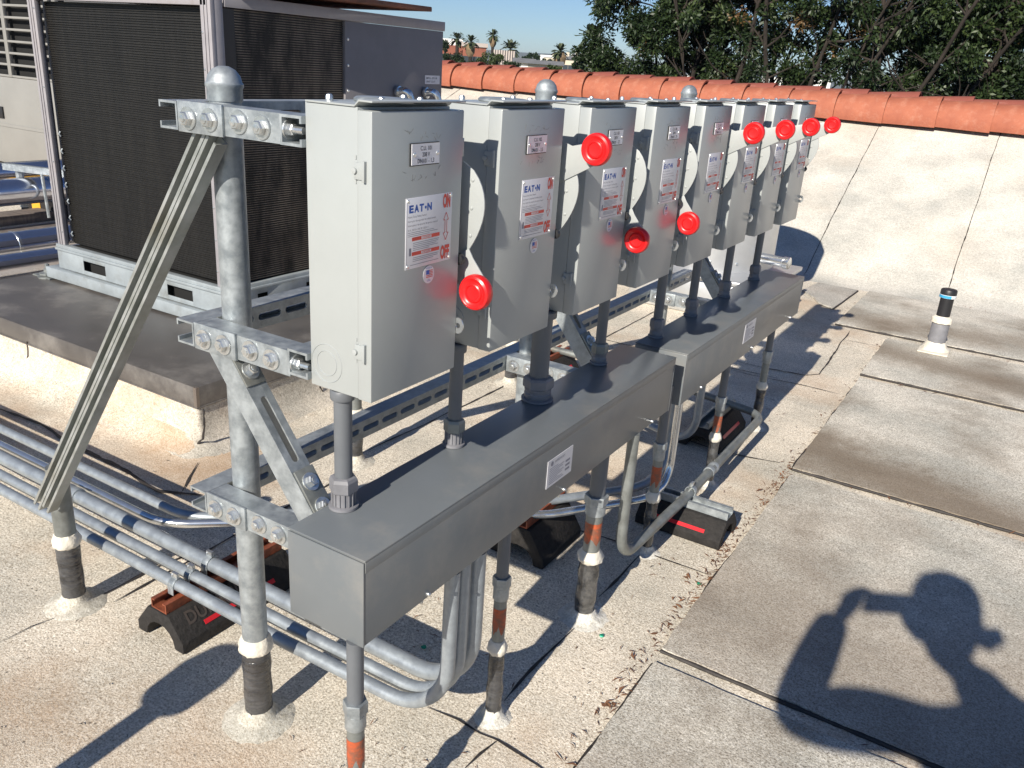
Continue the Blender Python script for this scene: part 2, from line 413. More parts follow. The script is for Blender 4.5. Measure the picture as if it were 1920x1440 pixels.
seam(None, .009, world=[(-3.0,4.35,0),(-1.4,4.4,0),(-.95,4.42,0)])

# sloped roof side + terracotta rake
def slope_xyz(x, y):
    z = slope_pt(x, y)
    if y < 7.3: z = max(z, 0) ; z = .45*(.5*((y-7.0)**2)/.3) if y < 7.3 else z
    return (x, y, z + gz(x*1.4, y*1.2))
mb = MB(); grid(mb, lin(-14, -8, .5)[:-1]+lin(-8, 1, .1)[:-1]+lin(1, 7, .5), lin(7.0, 7.6, .05)[:-1]+lin(7.6, 9.95, .1), slope_xyz)
mb2 = MB(); mb2.box(-14, 7, 9.96, 10.1, -7, 1.35)
para = link('sloped_parapet', meshify('sloped_parapet', mb, M['slope'], (0,7,0)), None, (0,7,0))
tag(para, 'long cream sloped roof side topped by two rows of terracotta tiles', 'parapet')
part('outer_wall', mb2, M['conc'], para)
def sseam(pts, w0=.008):
    pts = [(pts[0][0]+(pts[-1][0]-pts[0][0])*k/3+(0 if k in (0,3) else (pts[min(k,len(pts)-2)][0]-pts[0][0])*.25), pts[0][1]+(pts[-1][1]-pts[0][1])*k/3) for k in range(4)]
    mb = MB(); ribbon(mb, [(x, y, 0) for x, y in pts], w0, lambda x, y: slope_xyz(x, y)[2], lift=.004)
    part('seam', mb, M['tar'], para)
sseam([(-1.50,7.12),(-1.55,7.9),(-1.53,8.6),(-1.57,9.7)]); sseam([(-.43,7.05),(-.44,7.9),(-.45,8.7),(-.47,9.8)], .008)
for x in (-7.0,-6.1,-5.0,-3.9,-2.7,.6,1.7): sseam([(x,7.1),(x-.03,8.3),(x+.15*(x<-5),9.8)], .009)

def barrel(mb, x0, x1, cy, cz, ra, rb, th, a0, a1, n=10, dz=0):
    """barrel tile lying along X: arc from a0..a1 (degrees, 0=+Y, 90=up), radius ra at x0 and rb at x1"""
    b = len(mb.v); rings = []
    for x, r, d in ((x0, ra, 0), (x1, rb, dz)):
        for rr in (r, r-th):
            for k in range(n+1):
                a = R(a0+(a1-a0)*k/n); mb.v.append(Vector((x, cy+rr*math.cos(a), cz+d+rr*math.sin(a))))
    m = n+1
    for k in range(n):
        o0, i0, o1, i1 = b+k, b+m+k, b+2*m+k, b+3*m+k
        mb.f += [(o0, o0+1, o1+1, o1), (i0, i1, i1+1, i0+1), (o0, i0, i0+1, o0+1), (o1, o1+1, i1+1, i1)]
    for k in (0, n):
        mb.f.append((b+k, b+2*m+k, b+3*m+k, b+m+k))
SP = .492
x = -13.6; i = 0; tx = -3.053
k0 = int((-13.6-tx)/SP)
cache = {}
for k in range(k0, k0+42):
    x1 = tx + SP*k                      # left rim of the tile, the thick end overlaps its right neighbour
    for row in (0, 1):
        key = (row, k % 4)
        if key not in cache:
            mb = MB()
            if row == 0: barrel(mb, -.03, SP+.03, .0, 0, .182, .218, .018, 68, 200, 14, dz=.004)
            else: barrel(mb, -.03, SP+.03, 0, 0, .145, .175, .018, 0, 165, 14, dz=.006)
            nz = k % 4
            for v in mb.v: v += Vector((0, .004*math.sin(v.x*9+nz*2), .004*math.cos(v.x*7+nz)))
            cache[key] = meshify('tile', mb, M['tile' if (row == 0) else 'tile2'])
        o = link('tile', cache[key], para)
        xx = x1 + (0 if row == 0 else .27) + random.uniform(-.008, .008)
        o.location = Vector((xx, 9.80 if row == 0 else 9.93, 1.235 if row == 0 else 1.305)) - para.location
        o.location.z += random.uniform(-.004, .004)
        o.rotation_euler = (random.uniform(-.015,.015), random.uniform(-.006,.010), random.uniform(-.008,.008))

# walkway pads
def pad(x0, x1, y0, y1, label, m, tl=None):
    poly = []
    def edge(a, b):
        a = Vector((*a, 0)); b = Vector((*b, 0)); n = int((b-a).length/.03)+1; s = Vector(((b-a).y, -(b-a).x, 0)).normalized()
        return [a.lerp(b, k/n)+s*(.004*mnoise.noise(Vector((a.x*7+k*.35, a.y*5, 1)))+random.uniform(-.0012,.0012)) for k in range(n)]
    c = tl or [(x0,y0),(x1,y0),(x1,y1),(x0,y1)]
    for i in range(len(c)): poly += edge(c[i], c[(i+1)%len(c)])
    mb = MB(); mb.prism([Vector((p.x, p.y, .001)) for p in poly], (0,0,.013))
    o = single('walkway_pad', mb, m, label, 'walkway pad', 'grey walkway pads on the roof', loc=(x0,y0,.001), smooth=False)
    # bitumen squeezed out under the near edge
    t = MB(); n_ = int(abs(c[1][0]-c[0][0])/.02)+2; q0, q1 = Vector((*c[0],.006)), Vector((*c[1],.006)); of = random.uniform(0, 50)
    ps = [q0.lerp(q1, k/n_)+Vector((0,-.003+.003*mnoise.noise(Vector((of+k*.2,0,0))),0)) for k in range(n_+1)]
    t.tube(ps, [max(.0025,.0060+.0035*mnoise.noise(Vector((of,k*.23,0)))+random.uniform(-.001,.001)) for k in range(n_+1)], 7)
    part('bitumen_edge', t, M['tar'], o, smooth=False)
    t = MB(); ribbon(t, [(c[0][0]-.002, c[0][1]-.004, 0), (c[-1][0]-.002, c[-1][1], 0)], .010, flat_fn, lift=.0035, taper=False)
    part('bitumen_edge', t, M['tar'], o, smooth=False)
pad(-.583, 1.05, .35, 1.832, 'grey granule pad nearest the viewer at the bottom of the picture', M['padA'])
pad(-.588, 1.02, 1.895, 3.245, 'brown stained pad that the photographer\'s shadow falls on', M['padB'])
pad(-.597, 1.03, 3.318, 4.722, 'large pale grey pad with a dark brown stain along its near edge', M['padC'])
pad(-.610, 1.00, 4.806, 5.665, 'narrow grey pad between the large pad and the vent pipe', M['padD'])
pad(-.953, 1.04, 5.785, 6.97, 'wide pale pad at the foot of the sloped roof behind the vent pipe', M['padE'])
pad(-1.365, -1.03, 6.2, 6.94, 'small odd-cornered grey pad beyond the end of the far wireway', M['pad'],
    tl=[(-1.06,6.2),(-1.03,6.93),(-1.34,6.95),(-1.375,6.58),(-1.25,6.42),(-1.18,6.28)])

# litter
def litter(n, fn, lmin, lmax, wd, m, label, name='leaf_litter', cat='litter'):
    mb = MB()
    for _ in range(n):
        x, y, z = fn(); a = random.uniform(0, math.pi); L = random.uniform(lmin, lmax); w_ = wd*random.uniform(.5, 1.5)
        d = Vector((math.cos(a), math.sin(a), random.uniform(-.15, .35)))*L; s = Vector((-math.sin(a), math.cos(a), 0))*w_
        c = Vector((x, y, z+.003)); mid = c + d*.5 + s*random.uniform(-2, 2) + Vector((0,0,.003))
        mb.add([c-s*.3, mid-s, c+d, mid+s, mid+Vector((0,0,-.002))], [(0,1,4),(1,2,4),(2,3,4),(3,0,4),(0,1,2,3)])
    o = struct(name, mb, m, kind='stuff'); o['label'] = label; o['category'] = cat; return o
def lf():
    t = random.random()
    if t < .62:
        y = random.choice([random.gauss(1.80,.22), random.gauss(2.35,.14), random.gauss(2.75,.3), random.gauss(3.2,.12), random.uniform(1.2,6.8)])
        x = -.60 - abs(random.gauss(0, .018)) - (.0 if y < 5.7 else .37)
        return x, y, gz(x, y)
    if t < .80: x = random.uniform(-.5, .9); y = random.choice([1.86, 3.29, 4.76, 5.73, 7.04, 7.04])+random.gauss(0,.018); return x, y, gz(x, y)
    x = random.uniform(-1.25, -.6); y = random.uniform(.7, 4.2); return x, y, gz(x, y)
litter(520, lf, .008, .034, .0014, M['needle'], 'dry brown needles and leaf bits swept along the pad edges')
litter(260, lambda: (lambda x, y: (x, y, gz(x,y)))(random.uniform(-4,-.6), random.uniform(.5,6.5)), .005, .018, .0013, M['tar'], 'dark specks and twigs scattered over the cream roof', 'roof_grit', 'grit')
def big_leaf():
    y = random.choice([random.gauss(1.72,.25), random.gauss(2.30,.12), random.gauss(2.9,.5), random.uniform(1.2,6.5)])
    x = -.60-abs(random.gauss(0,.03))-(.0 if y < 5.7 else .37)
    if random.random() < .2: x = random.uniform(-.55,.7); y = random.choice([1.86,3.29,4.76])
    return x, y, gz(x, y)
litter(70, big_leaf, .016, .042, .0042, M['needle'], 'larger curled brown leaves lying along the pad edges', 'fallen_leaves', 'litter')
for (px, py) in ((1128,1194),(1310,1096),(795,1215)):
    c = G(px, py); mb = MB(); mb.lathe([(.001,0),(.007,.001),(.0075,.003),(.005,.005),(.001,.0055)], c+Vector((0,0,.002)), n=9, jit=.2)
    single('foil_scrap', mb, M['greenbit'], 'tiny green foil scrap '+{1128:'by the thick riser with shiny wrap',1310:'caught against the pad edge litter',795:'in shade under the near wireway'}[px], 'scrap', 'green foil scraps on the roof')

# ------------------------------------------------------------------ equipment rack
S = .048
def cprofile(s=S, t=.0045, lip=.012):
    """strut profile: closed web on +u side, open on -u side; v is up"""
    h = s/2
    return [(h,-h),(h,h),(-h,h),(-h,h-lip),(-h+t,h-lip),(-h+t,h-t),(h-t,h-t),(h-t,-h+t),(-h+t,-h+t),(-h+t,-h+lip),(-h,-h+lip),(-h,-h)]
def channel(mb, a, b, web, s=S, t=.0045):
    a = Vector(a); b = Vector(b); d = (b-a).normalized(); u = Vector(web); u = (u-d*u.dot(d)).normalized(); v = d.cross(u)
    mb.prism([a+u*p+v*q for p, q in cprofile(s, t, s*.25)], b-a)
def slotted(mb, a, b, web, s=S, t=.004, pitch=.075, sl=.048, sw=.015):
    """strut with oval slots cut through its web"""
    a = Vector(a); b = Vector(b); L = (b-a).length; d = (b-a).normalized(); u = Vector(web); u = (u-d*u.dot(d)).normalized(); v = d.cross(u)
    h = s/2; lip = .012
    for sg in (-1, 1):      # flange + lip + half of web
        P = [(h, sw/2), (h, h), (-h, h), (-h, h-lip), (-h+t, h-lip), (-h+t, h-t), (h-t, h-t), (h-t, sw/2)]
        mb.prism([a+u*p+v*q*sg for p, q in P], b-a)
    n = int(L/pitch); x = (L-n*pitch)/2
    def bridge(x0, x1, r0, r1):
        pts = []
        for k in range(5):
            t_ = math.pi*k/4 - math.pi/2
            pts.append((x1 + (sw/2*(1-math.cos(t_)) if r1 else 0), sw/2*math.sin(t_)))
        for k in range(5):
            t_ = math.pi/2 - math.pi*k/4
            pts.append((x0 - (sw/2*(1-math.cos(t_)) if r0 else 0), sw/2*math.sin(t_)))
        mb.prism([a+d*p+v*q+u*(h-t+.0002) for p, q in pts], u*(t-.0004))
    bridge(0, x+(pitch-sl)/2-sw/2, False, True)
    for i in range(n-1):
        c = x+pitch*(i+1); bridge(c-(pitch-sl)/2+sw/2, c+(pitch-sl)/2-sw/2, True, True)
    bridge(x+pitch*n-(pitch-sl)/2+sw/2, L, True, False)
def bolt(mb, c, n, r=.0125, washer=True):
    c = Vector(c); n = Vector(n).normalized()
    if washer:
        mb.lathe([(.002,0),(r*1.55,0),(r*1.6,.0012),(r*1.55,.003),(.003,.0032)], c, n, 20)
        c = c+n*.0028
    mb.lathe([(r*.98,0),(r,.001),(r,.008),(r*.85,.0105),(.002,.0108)], c, n, 6)
    mb.lathe([(r*.5,.009),(r*.5,.0125),(.001,.013)], c, n, 8)

rack = root('equipment_rack', (-1.284, 1.083, 0), 'galvanised strut rack of pipe posts that carries the row of grey switches', 'equipment rack')
PY = (1.083, 2.243, 3.39)
def post_base(mbw, mbc, mbf, x, y, r, zt):
    pr = []
    for k in range(9):
        z = zt*k/8; pr.append((r*(1.13+.035*math.sin(k*2.1+x*9)), z+.006))
    mbw.lathe(pr, (x, y, 0), n=22, jit=.03)
    mbc.lathe([(r*1.12,zt-.010),(r*1.30,zt-.004),(r*1.36,zt+.008),(r*1.2,zt+.022),(r*1.03,zt+.030)], (x, y, 0), n=30, jit=.06)
    mbf.lathe([(r*3.0,.000),(r*2.6,.005),(r*1.9,.009),(r*1.45,.016),(r*1.22,.030),(r*1.16,.036)], (x, y, 0), n=40, jit=.035)
for i, y in enumerate(PY):
    p = MB().lathe([(.0282,.13),(.0282,1.42)], (-1.284, y, 0), n=28)
    po = part('post', p, M['galv'], rack, label=None)
    c = MB().lathe([(.0300,1.404),(.0312,1.406),(.0312,1.426),(.0335,1.429),(.0335,1.434),(.0310,1.437),(.0282,1.448),(.020,1.458),(.009,1.4635),(.001,1.464)], (-1.284, y, 0), n=28)
    part('post_cap', c, M['galv'], rack)
    a, b, f = MB(), MB(), MB(); post_base(a, b, f, -1.284, y, .0285, .208)
    part('wrap', a, M['wrap'], rack); part('mastic_collar', b, M['mastic'], rack); part('base_flashing', f, M['flash'], rack)
    if i == 1:
        q = MB(); q.lathe([(.0290,1.372),(.0290,1.4035)], (-1.284, y, 0), n=28); part('orange_paint', q, M['orange'], rack)
    # rear stub post
    p = MB().lathe([(.027,.13),(.027,.43)], (-2.03, y+.005, 0), n=24); part('stub_post', p, M['galvdull'], rack)
    a, b, f = MB(), MB(), MB(); post_base(a, b, f, -2.03, y+.005, .027, .20)
    part('wrap', a, M['wrap'], rack); part('mastic_collar', b, M['mastic'], rack); part('base_flashing', f, M['flash'], rack)
ZT = (1.402, .999, .633)
Y1 = (3.86, 3.86, 3.83)
for z, y1 in zip(ZT, Y1):
    m_ = MB(); slotted(m_, (-1.336, 1.000, z-S/2), (-1.336, y1, z-S/2), (1,0,0)); part('channel', m_, M['galv'], rack, smooth=False)
for z in (1.402, 1.006):
    m_ = MB(); channel(m_, (-1.036, 1.000, z-S/2), (-1.036, 3.88, z-S/2), (-1,0,0)); part('channel', m_, M['galv'], rack, smooth=False)
for i, y in enumerate(PY):
    ya = y-.083+.002
    for j, z in enumerate(ZT):
        x1 = -1.0602 if j < 2 else -.9815
        zc = z-S/2
        m_ = MB(); channel(m_, (-1.311, ya+S/2+.003, zc), (x1, ya+S/2+.003, zc), (0,-1,0)); part('arm', m_, M['galv'], rack, smooth=False)
        m_ = MB(); m_.box(-1.310, -1.196, ya-.0028, ya+.0028, zc-S/2-.002, zc+S/2+.0025); part('fitting_plate', m_, M['galv'], rack, bev=.001)
        for k, x in enumerate((-1.281, -1.226, -1.160, -1.106)):
            m_ = MB(); bolt(m_, (x, ya-.0028 if k < 2 else ya+.003, zc+.002*((k*7+j*3)%3-1)), (0,-1,0)); part('bolt', m_, M['bolt'], rack, smooth=False)
        m_ = MB(); m_.box(-1.3118, -1.3078, ya+S+.006, ya+S+.064, zc-S/2, zc+S/2); part('angle_fitting', m_, M['galvdull'], rack)
        m_ = MB(); bolt(m_, (-1.3078, ya+S+.036, zc), (1,0,0)); part('bolt', m_, M['bolt'], rack, smooth=False)
        if j < 2:
            m_ = MB(); bolt(m_, (-1.056, ya+.014, zc), (1,0,0), .010); m_.tube([(-1.05,ya+.014,zc),(-1.022,ya+.014,zc)], .006, 10); part('bolt', m_, M['bolt'], rack, smooth=False)
    # knee brace from middle arm to bottom arm
    A = Vector((-1.245, ya+S/2, .972)); B = Vector((-1.010, ya+S/2, .658)); d = (B-A).normalized(); wv = Vector((0,1,0)).cross(d); wv = wv if wv.x > 0 else -wv
    A = A-wv*.012; B = B-wv*.004
    m_ = MB(); slotted(m_, A, B, wv, pitch=.20, sl=.125, sw=.016); part('knee_brace', m_, M['galv'], rack, smooth=False)
    for c in (A+d*.045, B-d*.055):
        m_ = MB(); m_.obox(c+wv*(S/2+.003), d, Vector((0,1,0)), wv, .055, .0235, .0025); part('fitting_plate', m_, M['galvdull'], rack, bev=.001)
        for e in (-.026, .026):
            m_ = MB(); bolt(m_, c+d*e+wv*(S/2+.0055), wv, .0115); part('bolt', m_, M['bolt'], rack, smooth=False)
    # long back brace: double strut from the top arm down to the stub post
    A = Vector((-1.256, ya+.026, 1.352)); B = Vector((-1.995, ya+.026, .350)); d = (B-A).normalized(); n_ = Vector((0,1,0)).cross(d)
    for sg in (-1, 1):
        m_ = MB(); channel(m_, A+n_*sg*.0145, B+n_*sg*.0145+d*(.014*sg), (0,1,0), .0270, .003); part('back_brace', m_, M['galvmid'], rack, smooth=False)
    for c in (A+d*.03, B-d*.03):
        pass

# ------------------------------------------------------------------ wireways
def wireway(y0, y1, z0, z1, label, lab_c, grp='grey wireways under the switches'):
    x0, x1 = -.98, -.806
    o = root('wireway', ((x0+x1)/2, (y0+y1)/2, z0), label, 'wireway', grp)
    b = MB(); b.box(x0, x1, y0+.004, y1-.004, z0, z1-.003); part('body', b, M['wire'], o, bev=.0025)
    c = MB(); c.box(x0-.0025, x1+.0025, y0+.003, y1-.003, z1-.0028, z1+.001); c.box(x1+.0004, x1+.0026, y0+.004, y1-.004, z1-.024, z1-.0028)
    part('cover', c, M['wire'], o, bev=.0009)
    for yy in (y0, y1-.0038):
        e = MB(); e.box(x0-.001, x1+.001, yy, yy+.0036, z0-.001, z1-.004); part('end_plate', e, M['wire'], o, bev=.0012)
    P = [hit(px, py, 0, x1+.003) for px, py in lab_c]   # tl, tr, br, bl
    ya, yb = (P[0].y+P[3].y)/2, (P[1].y+P[2].y)/2; zb, zt = (P[3].z+P[2].z)/2, (P[0].z+P[1].z)/2
    l_ = MB(); l_.box(x1+.0004, x1+.0018, ya, yb, zb, zt); lo = part('label_plate', l_, M['label'], o)
    t = MB(); X = x1+.0021; W = yb-ya; H_ = zt-zb
    t.lathe([(.0001,0),(H_*.09,.0001),(H_*.09,.0002)], (X, ya+W*.16, zb+H_*.84), (1,0,0), 12)
    add_text(t, 'WIREWAY', (X, ya+W*.26, zb+H_*.80), (0,1,0), (0,0,1), H_*.13, W*.42)
    for k in range(9):
        zz = zb+H_*(.66-.07*k); w1 = W*(.82 if k % 3 else .5)
        t.box(X-.0001, X, ya+W*.08, ya+W*.08+w1*random.uniform(.6,1), zz, zz+H_*.018)
    for k in range(3): t.box(X-.0001, X, ya+W*.72, ya+W*.9, zb+H_*(.2+.16*k), zb+H_*(.28+.16*k))
    part('print', t, M['txtgrey'], lo)
    for k in range(3):
        yy = y0+.17+(y1-y0-.32)*k/2
        s_ = MB(); s_.lathe([(.0045,0),(.0045,.004),(.003,.007),(.001,.008)], (x1-.006, yy, z0), (.3,0,-1), 10); part('screw', s_, M['bolt'], o)
        s_ = MB(); s_.lathe([(.0045,0),(.0045,.004),(.003,.007),(.001,.008)], (x1, yy+.012, z0+.010), (1,0,.1), 10); part('screw', s_, M['bolt'], o)
    return o
WW1 = wireway(.911, 2.304, .538, .7115, 'nearer long dark grey wireway, its square end facing the camera', ((1028,868),(1075,835),(1072,885),(1026,915)))
WW2 = wireway(2.402, 3.846, .522, .693, 'farther long grey wireway, set a little lower than the near one', ((1398,611),(1418,596),(1414,631),(1395,643)))

# ------------------------------------------------------------------ disconnect switches
BX0, BX1 = -1.012, -.873; BW = .237; BZ0, BZ1 = .949, 1.426; PIT = .362; BY0 = 1.009
OR = Vector(((BX0+BX1)/2, BY0, BZ0))
mc = {}
def shared(key, fn, m, bev=0, smooth=True):
    if key not in mc:
        mb = MB(); fn(mb); mc[key] = meshify(key if isinstance(key, str) else key[0], mb, m, OR, bev, smooth)
    return mc[key]
def f_body(m): m.box(BX0, BX1-.030, BY0, BY0+BW, BZ0, BZ1-.002)
def f_cover(m):
    m.box(BX1-.0296, BX1, BY0-.0016, BY0+BW+.0016, BZ0-.001, BZ1-.006)
def f_top(m):
    m.box(BX0+.003, BX1-.034, BY0-.003, BY0+BW+.003, BZ1-.0018, BZ1+.0012)
    m.prism([(BX1-.034,BY0-.003,BZ1-.0018),(BX1-.034,BY0-.003,BZ1+.0012),(BX1-.026,BY0-.003,BZ1+.0092),(BX1+.0015,BY0-.003,BZ1+.0088),(BX1+.0015,BY0-.003,BZ1+.0060),(BX1-.025,BY0-.003,BZ1+.0062)], (0,BW+.006,0))
def f_hub(m):
    m.lathe([(.048,0),(.050,.001),(.050,.0045),(.046,.0075),(.002,.008)], ((BX0+BX1)/2-.005, BY0+.115, BZ1+.0012), n=28)
def f_hubs(m):
    for x, y in ((-.985,1.035),(-.985,1.22),(-.925,1.09),(-.925,1.19)): m.lathe([(.006,0),(.006,.007),(.004,.010),(.001,.0105)], (x, y, BZ1+.0012), n=8)
def f_hinge(z):
    def f(m):
        m.box(-.907, -.889, BY0-.0042, BY0-.0002, z-.013, z+.013)
        m.box(-.8885, -.8835, BY0-.0075, BY0-.0018, z-.016, z+.016)
    return f
def f_hpin(z):
    def f(m):
        m.lathe([(.0048,0),(.005,.001),(.0045,.0035),(.001,.004)], (-.905, BY0-.0042, z), (0,-1,0), 12)
        m.box(-.9075, -.905, BY0-.0014, BY0, z+.017, z+.023); m.box(-.9075, -.905, BY0-.0014, BY0, z-.020, z-.014)
    return f
def f_ko(m):
    for r in (.0225, .0345):
        c = Vector((-.974, BY0, .996)); n = 36; b = len(m.v)
        for k in range(n):
            t = 2*math.pi*k/n
            for rr, dy in ((r-.0008,0),(r,-.0011),(r+.0008,0)): m.v.append(c+Vector((rr*math.cos(t), dy, rr*math.sin(t))))
        for k in range(n):
            p = b+3*k; q = b+3*((k+1)%n)
            m.f += [(p,p+1,q+1,q),(p+1,p+2,q+2,q+1)]
XF = BX1+.0004
LY0, LY1, LZ0, LZ1 = BY0+.084, BY0+.212, 1.165, 1.284
def f_label(m): m.box(XF, XF+.0012, LY0, LY1, LZ0, LZ1)
XL = XF+.0016
def lx(u): return LY0+(LY1-LY0)*u
def lz(v): return LZ0+(LZ1-LZ0)*v
def f_lab_blue(m): add_text(m, 'E', (XL, lx(.06), lz(.80)), (0,1,0), (0,0,1), .0165, .0118, .055); add_text(m, 'A', (XL, lx(.165), lz(.80)), (0,1,0), (0,0,1), .0165, .0128, .055); add_text(m, 'T', (XL, lx(.275), lz(.80)), (0,1,0), (0,0,1), .0165, .0118, .055); m.lathe([(.0001,0),(.0026,.0001),(.0026,.0002)], (XL, lx(.405), lz(.845)), (1,0,0), 10); add_text(m, 'N', (XL, lx(.44), lz(.80)), (0,1,0), (0,0,1), .0165, .0128, .055)
def f_lab_red(m):
    add_text(m, 'ON', (XL, lx(.79), lz(.80)), (0,1,0), (0,0,1), .031, .021, .05)
    add_text(m, 'OFF', (XL, lx(.76), lz(.045)), (0,1,0), (0,0,1), .031, .026, .05)
    # outlined double arrow
    cx, z0, z1 = lx(.87), lz(.31), lz(.72); hw, sw_, hh = .0072, .0028, .013
    P = [(cx,z1),(cx+hw,z1-hh),(cx+sw_,z1-hh),(cx+sw_,z0+hh),(cx+hw,z0+hh),(cx,z0),(cx-hw,z0+hh),(cx-sw_,z0+hh),(cx-sw_,z1-hh),(cx-hw,z1-hh)]
    for i in range(len(P)):
        a = Vector((XL, *P[i])); b = Vector((XL, *P[(i+1)%len(P)])); d = (b-a).normalized(); s = Vector((0,-d.z,d.y))*.0006
        m.add([a-s, b-s, b+s, a+s], [(0,1,2,3)])
    for v in (.395, .185):
        m.box(XL-.0001, XL, lx(.13), lx(.33), lz(v), lz(v+.052)); m.box(XL-.0001, XL, lx(.55), lx(.73), lz(v), lz(v+.052))
        m.box(XL-.0001, XL, lx(.335), lx(.545), lz(v+.044), lz(v+.052)); m.box(XL-.0001, XL, lx(.335), lx(.545), lz(v), lz(v+.007))
    add_text(m, 'DANGER', (XL+.00005, lx(.355), lz(.41)), (0,1,0), (0,0,1), .0042, .022); add_text(m, 'DANGER', (XL+.00005, lx(.355), lz(.20)), (0,1,0), (0,0,1), .0042, .022)
def f_lab_grey(m):
    add_text(m, 'Heavy Duty Safety Switch', (XL, lx(.04), lz(.725)), (0,1,0), (0,0,1), .0050, .050)
    add_text(m, 'Interruptor de seguridad de trabajo pesado', (XL, lx(.04), lz(.665)), (0,1,0), (0,0,1), .0048, .076)
    add_text(m, 'Interrupteur de securite de service intensif', (XL, lx(.04), lz(.605)), (0,1,0), (0,0,1), .0048, .082)
    add_text(m, '30 A, 240 V~ 3W 3R, 250 V =', (XL, lx(.04), lz(.54)), (0,1,0), (0,0,1), .0050, .056)
    for v, a, b in ((.515,.04,.6),(.49,.04,.68),(.465,.04,.5),(.36,.15,.72),(.335,.15,.70),(.31,.15,.66),(.285,.15,.7),(.26,.15,.5),(.15,.15,.72),(.125,.15,.7),(.10,.15,.6),(.05,.10,.72)):
        m.box(XL-.0001, XL, lx(a), lx(b), lz(v), lz(v+.007))
    m.box(XL-.0001, XL, lx(.07), lx(.115), lz(.19), lz(.30)); m.box(XL-.0001, XL, lx(.02), lx(.025), lz(.02), lz(.97))
def f_rivets(m):
    for y in (LY0+.005, LY1-.005):
        for z in (LZ0+.005, LZ1-.005): m.lathe([(.0032,0),(.0030,.0012),(.001,.0018)], (XF+.0012, y, z), (1,0,0), 8)
def f_flag(m): m.lathe([(.0001,0),(.0158,.0002),(.0158,.0008),(.0001,.0009)], (XF, BY0+.148, 1.1465), (1,0,0), 24)
def f_flag_red(m):
    for k in range(5): m.box(XF+.001, XF+.0011, BY0+.140, BY0+.159, 1.1415+.0028*k, 1.1428+.0028*k)
def f_flag_blue(m):
    m.box(XF+.0012, XF+.0013, BY0+.140, BY0+.149, 1.1470, 1.1545)
    add_text(m, 'MADE IN', (XF+.0012, BY0+.1405, 1.1570), (0,1,0), (0,0,1), .004, .015); add_text(m, 'USA', (XF+.0012, BY0+.143, 1.1345), (0,1,0), (0,0,1), .005, .010)
TY0, TY1, TZ0, TZ1 = BY0+.093, BY0+.167, 1.337, 1.370
def f_tagb(m): m.box(XF, XF+.0022, TY0-.0018, TY1+.0004, TZ0-.0018, TZ1+.0014)
def f_tag(m): m.box(XF+.0023, XF+.0034, TY0, TY1, TZ0, TZ1)
def f_tagscr(y):
    return lambda m: m.lathe([(.0036,0),(.0034,.0014),(.001,.002)], (XF+.0034, y, (TZ0+TZ1)/2), (1,0,0), 10)
def f_tagtxt(i):
    def f(m):
        for k, s in enumerate((f'C.U. {101+i}', '208 V', f'DN101 - {2*i+1},{2*i+3}')):
            w_ = (.030, .020, .044)[k]
            add_text(m, s, (XF+.0038, (TY0+TY1)/2-w_/2, TZ1-.0105-.0100*k), (0,1,0), (0,0,1), .0098, w_, .01)
    return f
def f_hasp(m):
    # padlock eye: flat tab with a hole, on the far front edge
    y0 = BY0+BW+.0018; c = Vector((BX1-.006, y0, 1.033)); n = 16; b = len(m.v)
    for k in range(n):
        t = 2*math.pi*k/n
        for rr in (.0052, .0125):
            for dy in (0, .0022):
                s = 1.0 if rr < .01 else (1.25 if abs(math.sin(t)) > .6 else 1.0)
                m.v.append(c+Vector((.010+rr*math.cos(t), dy, rr*math.sin(t)*s)))
    for k in range(n):
        p = b+4*k; q = b+4*((k+1)%n)
        m.f += [(p,p+2,q+2,q),(p+1,q+1,q+3,p+3),(p+2,p+3,q+3,q+2),(p,q,q+1,p+1)]
HY = BY0+BW
def f_bracket(m):
    m.box(BX1-.075, BX1-.012, HY+.0018, HY+.012, 1.10, 1.36)
    m.box(BX1-.030, BX1-.012, HY+.012, HY+.022, 1.34, 1.372)
def f_disc(m):
    # curved quadrant plate standing proud of the front
    P = []
    for k in range(15):
        t = k/14; z = 1.330-(1.330-1.150)*t
        P.append((BX1-.018+.050*math.sin(math.pi*min(1,t**.80))**.8, HY+.030, z))
    P += [(BX1-.030, HY+.030, 1.150), (BX1-.030, HY+.030, 1.330)]
    m.prism(P, (0,.0035,0))
    for z in (1.30, 1.25, 1.20): m.lathe([(.004,0),(.0035,.0014),(.001,.002)], (BX1+.004, HY+.030, z), (0,-1,0), 10)
def f_hub2(m): m.lathe([(.010,0),(.011,.004),(.010,.010),(.002,.011)], (BX1-.004, HY+.014, 1.158), (0,-1,.0), 18)
def lever(mb, up):
    y = HY+.0262
    if up: P = [(BX1-.020,1.262),(BX1+.052,1.302),(BX1+.088,1.325),(BX1+.078,1.362),(BX1+.010,1.345),(BX1-.006,1.350),(BX1-.020,1.335)]
    else:  P = [(BX1-.020,1.160),(BX1+.004,1.176),(BX1+.014,1.160),(BX1+.052,1.115),(BX1+.034,1.082),(BX1-.004,1.100),(BX1-.020,1.106)]
    mb.prism([(x, y, z) for x, z in P], (0,.0034,0))
def f_lug(m): m.box(BX1-.020, BX1+.020, HY+.0225, HY+.0255, 1.255, 1.259)
KN = {True: (-.797, 1.345), False: (-.838, 1.102)}
def knob(mb, up):
    x, z = KN[up]
    prof = [(.010,.0),(.026,.002),(.0315,.005),(.0335,.011),(.0335,.019),(.0315,.024),(.0275,.0262),(.0255,.0250),(.0235,.0225),(.0195,.0215),(.0182,.0225),(.0172,.0250),(.0150,.0262),(.0135,.0235),(.006,.0225),(.001,.0225)]
    mb.lathe(prof, (x, HY+.026, z), (0,-1,0), 36)
UP = [False, True, False, False, True, True, True, True]
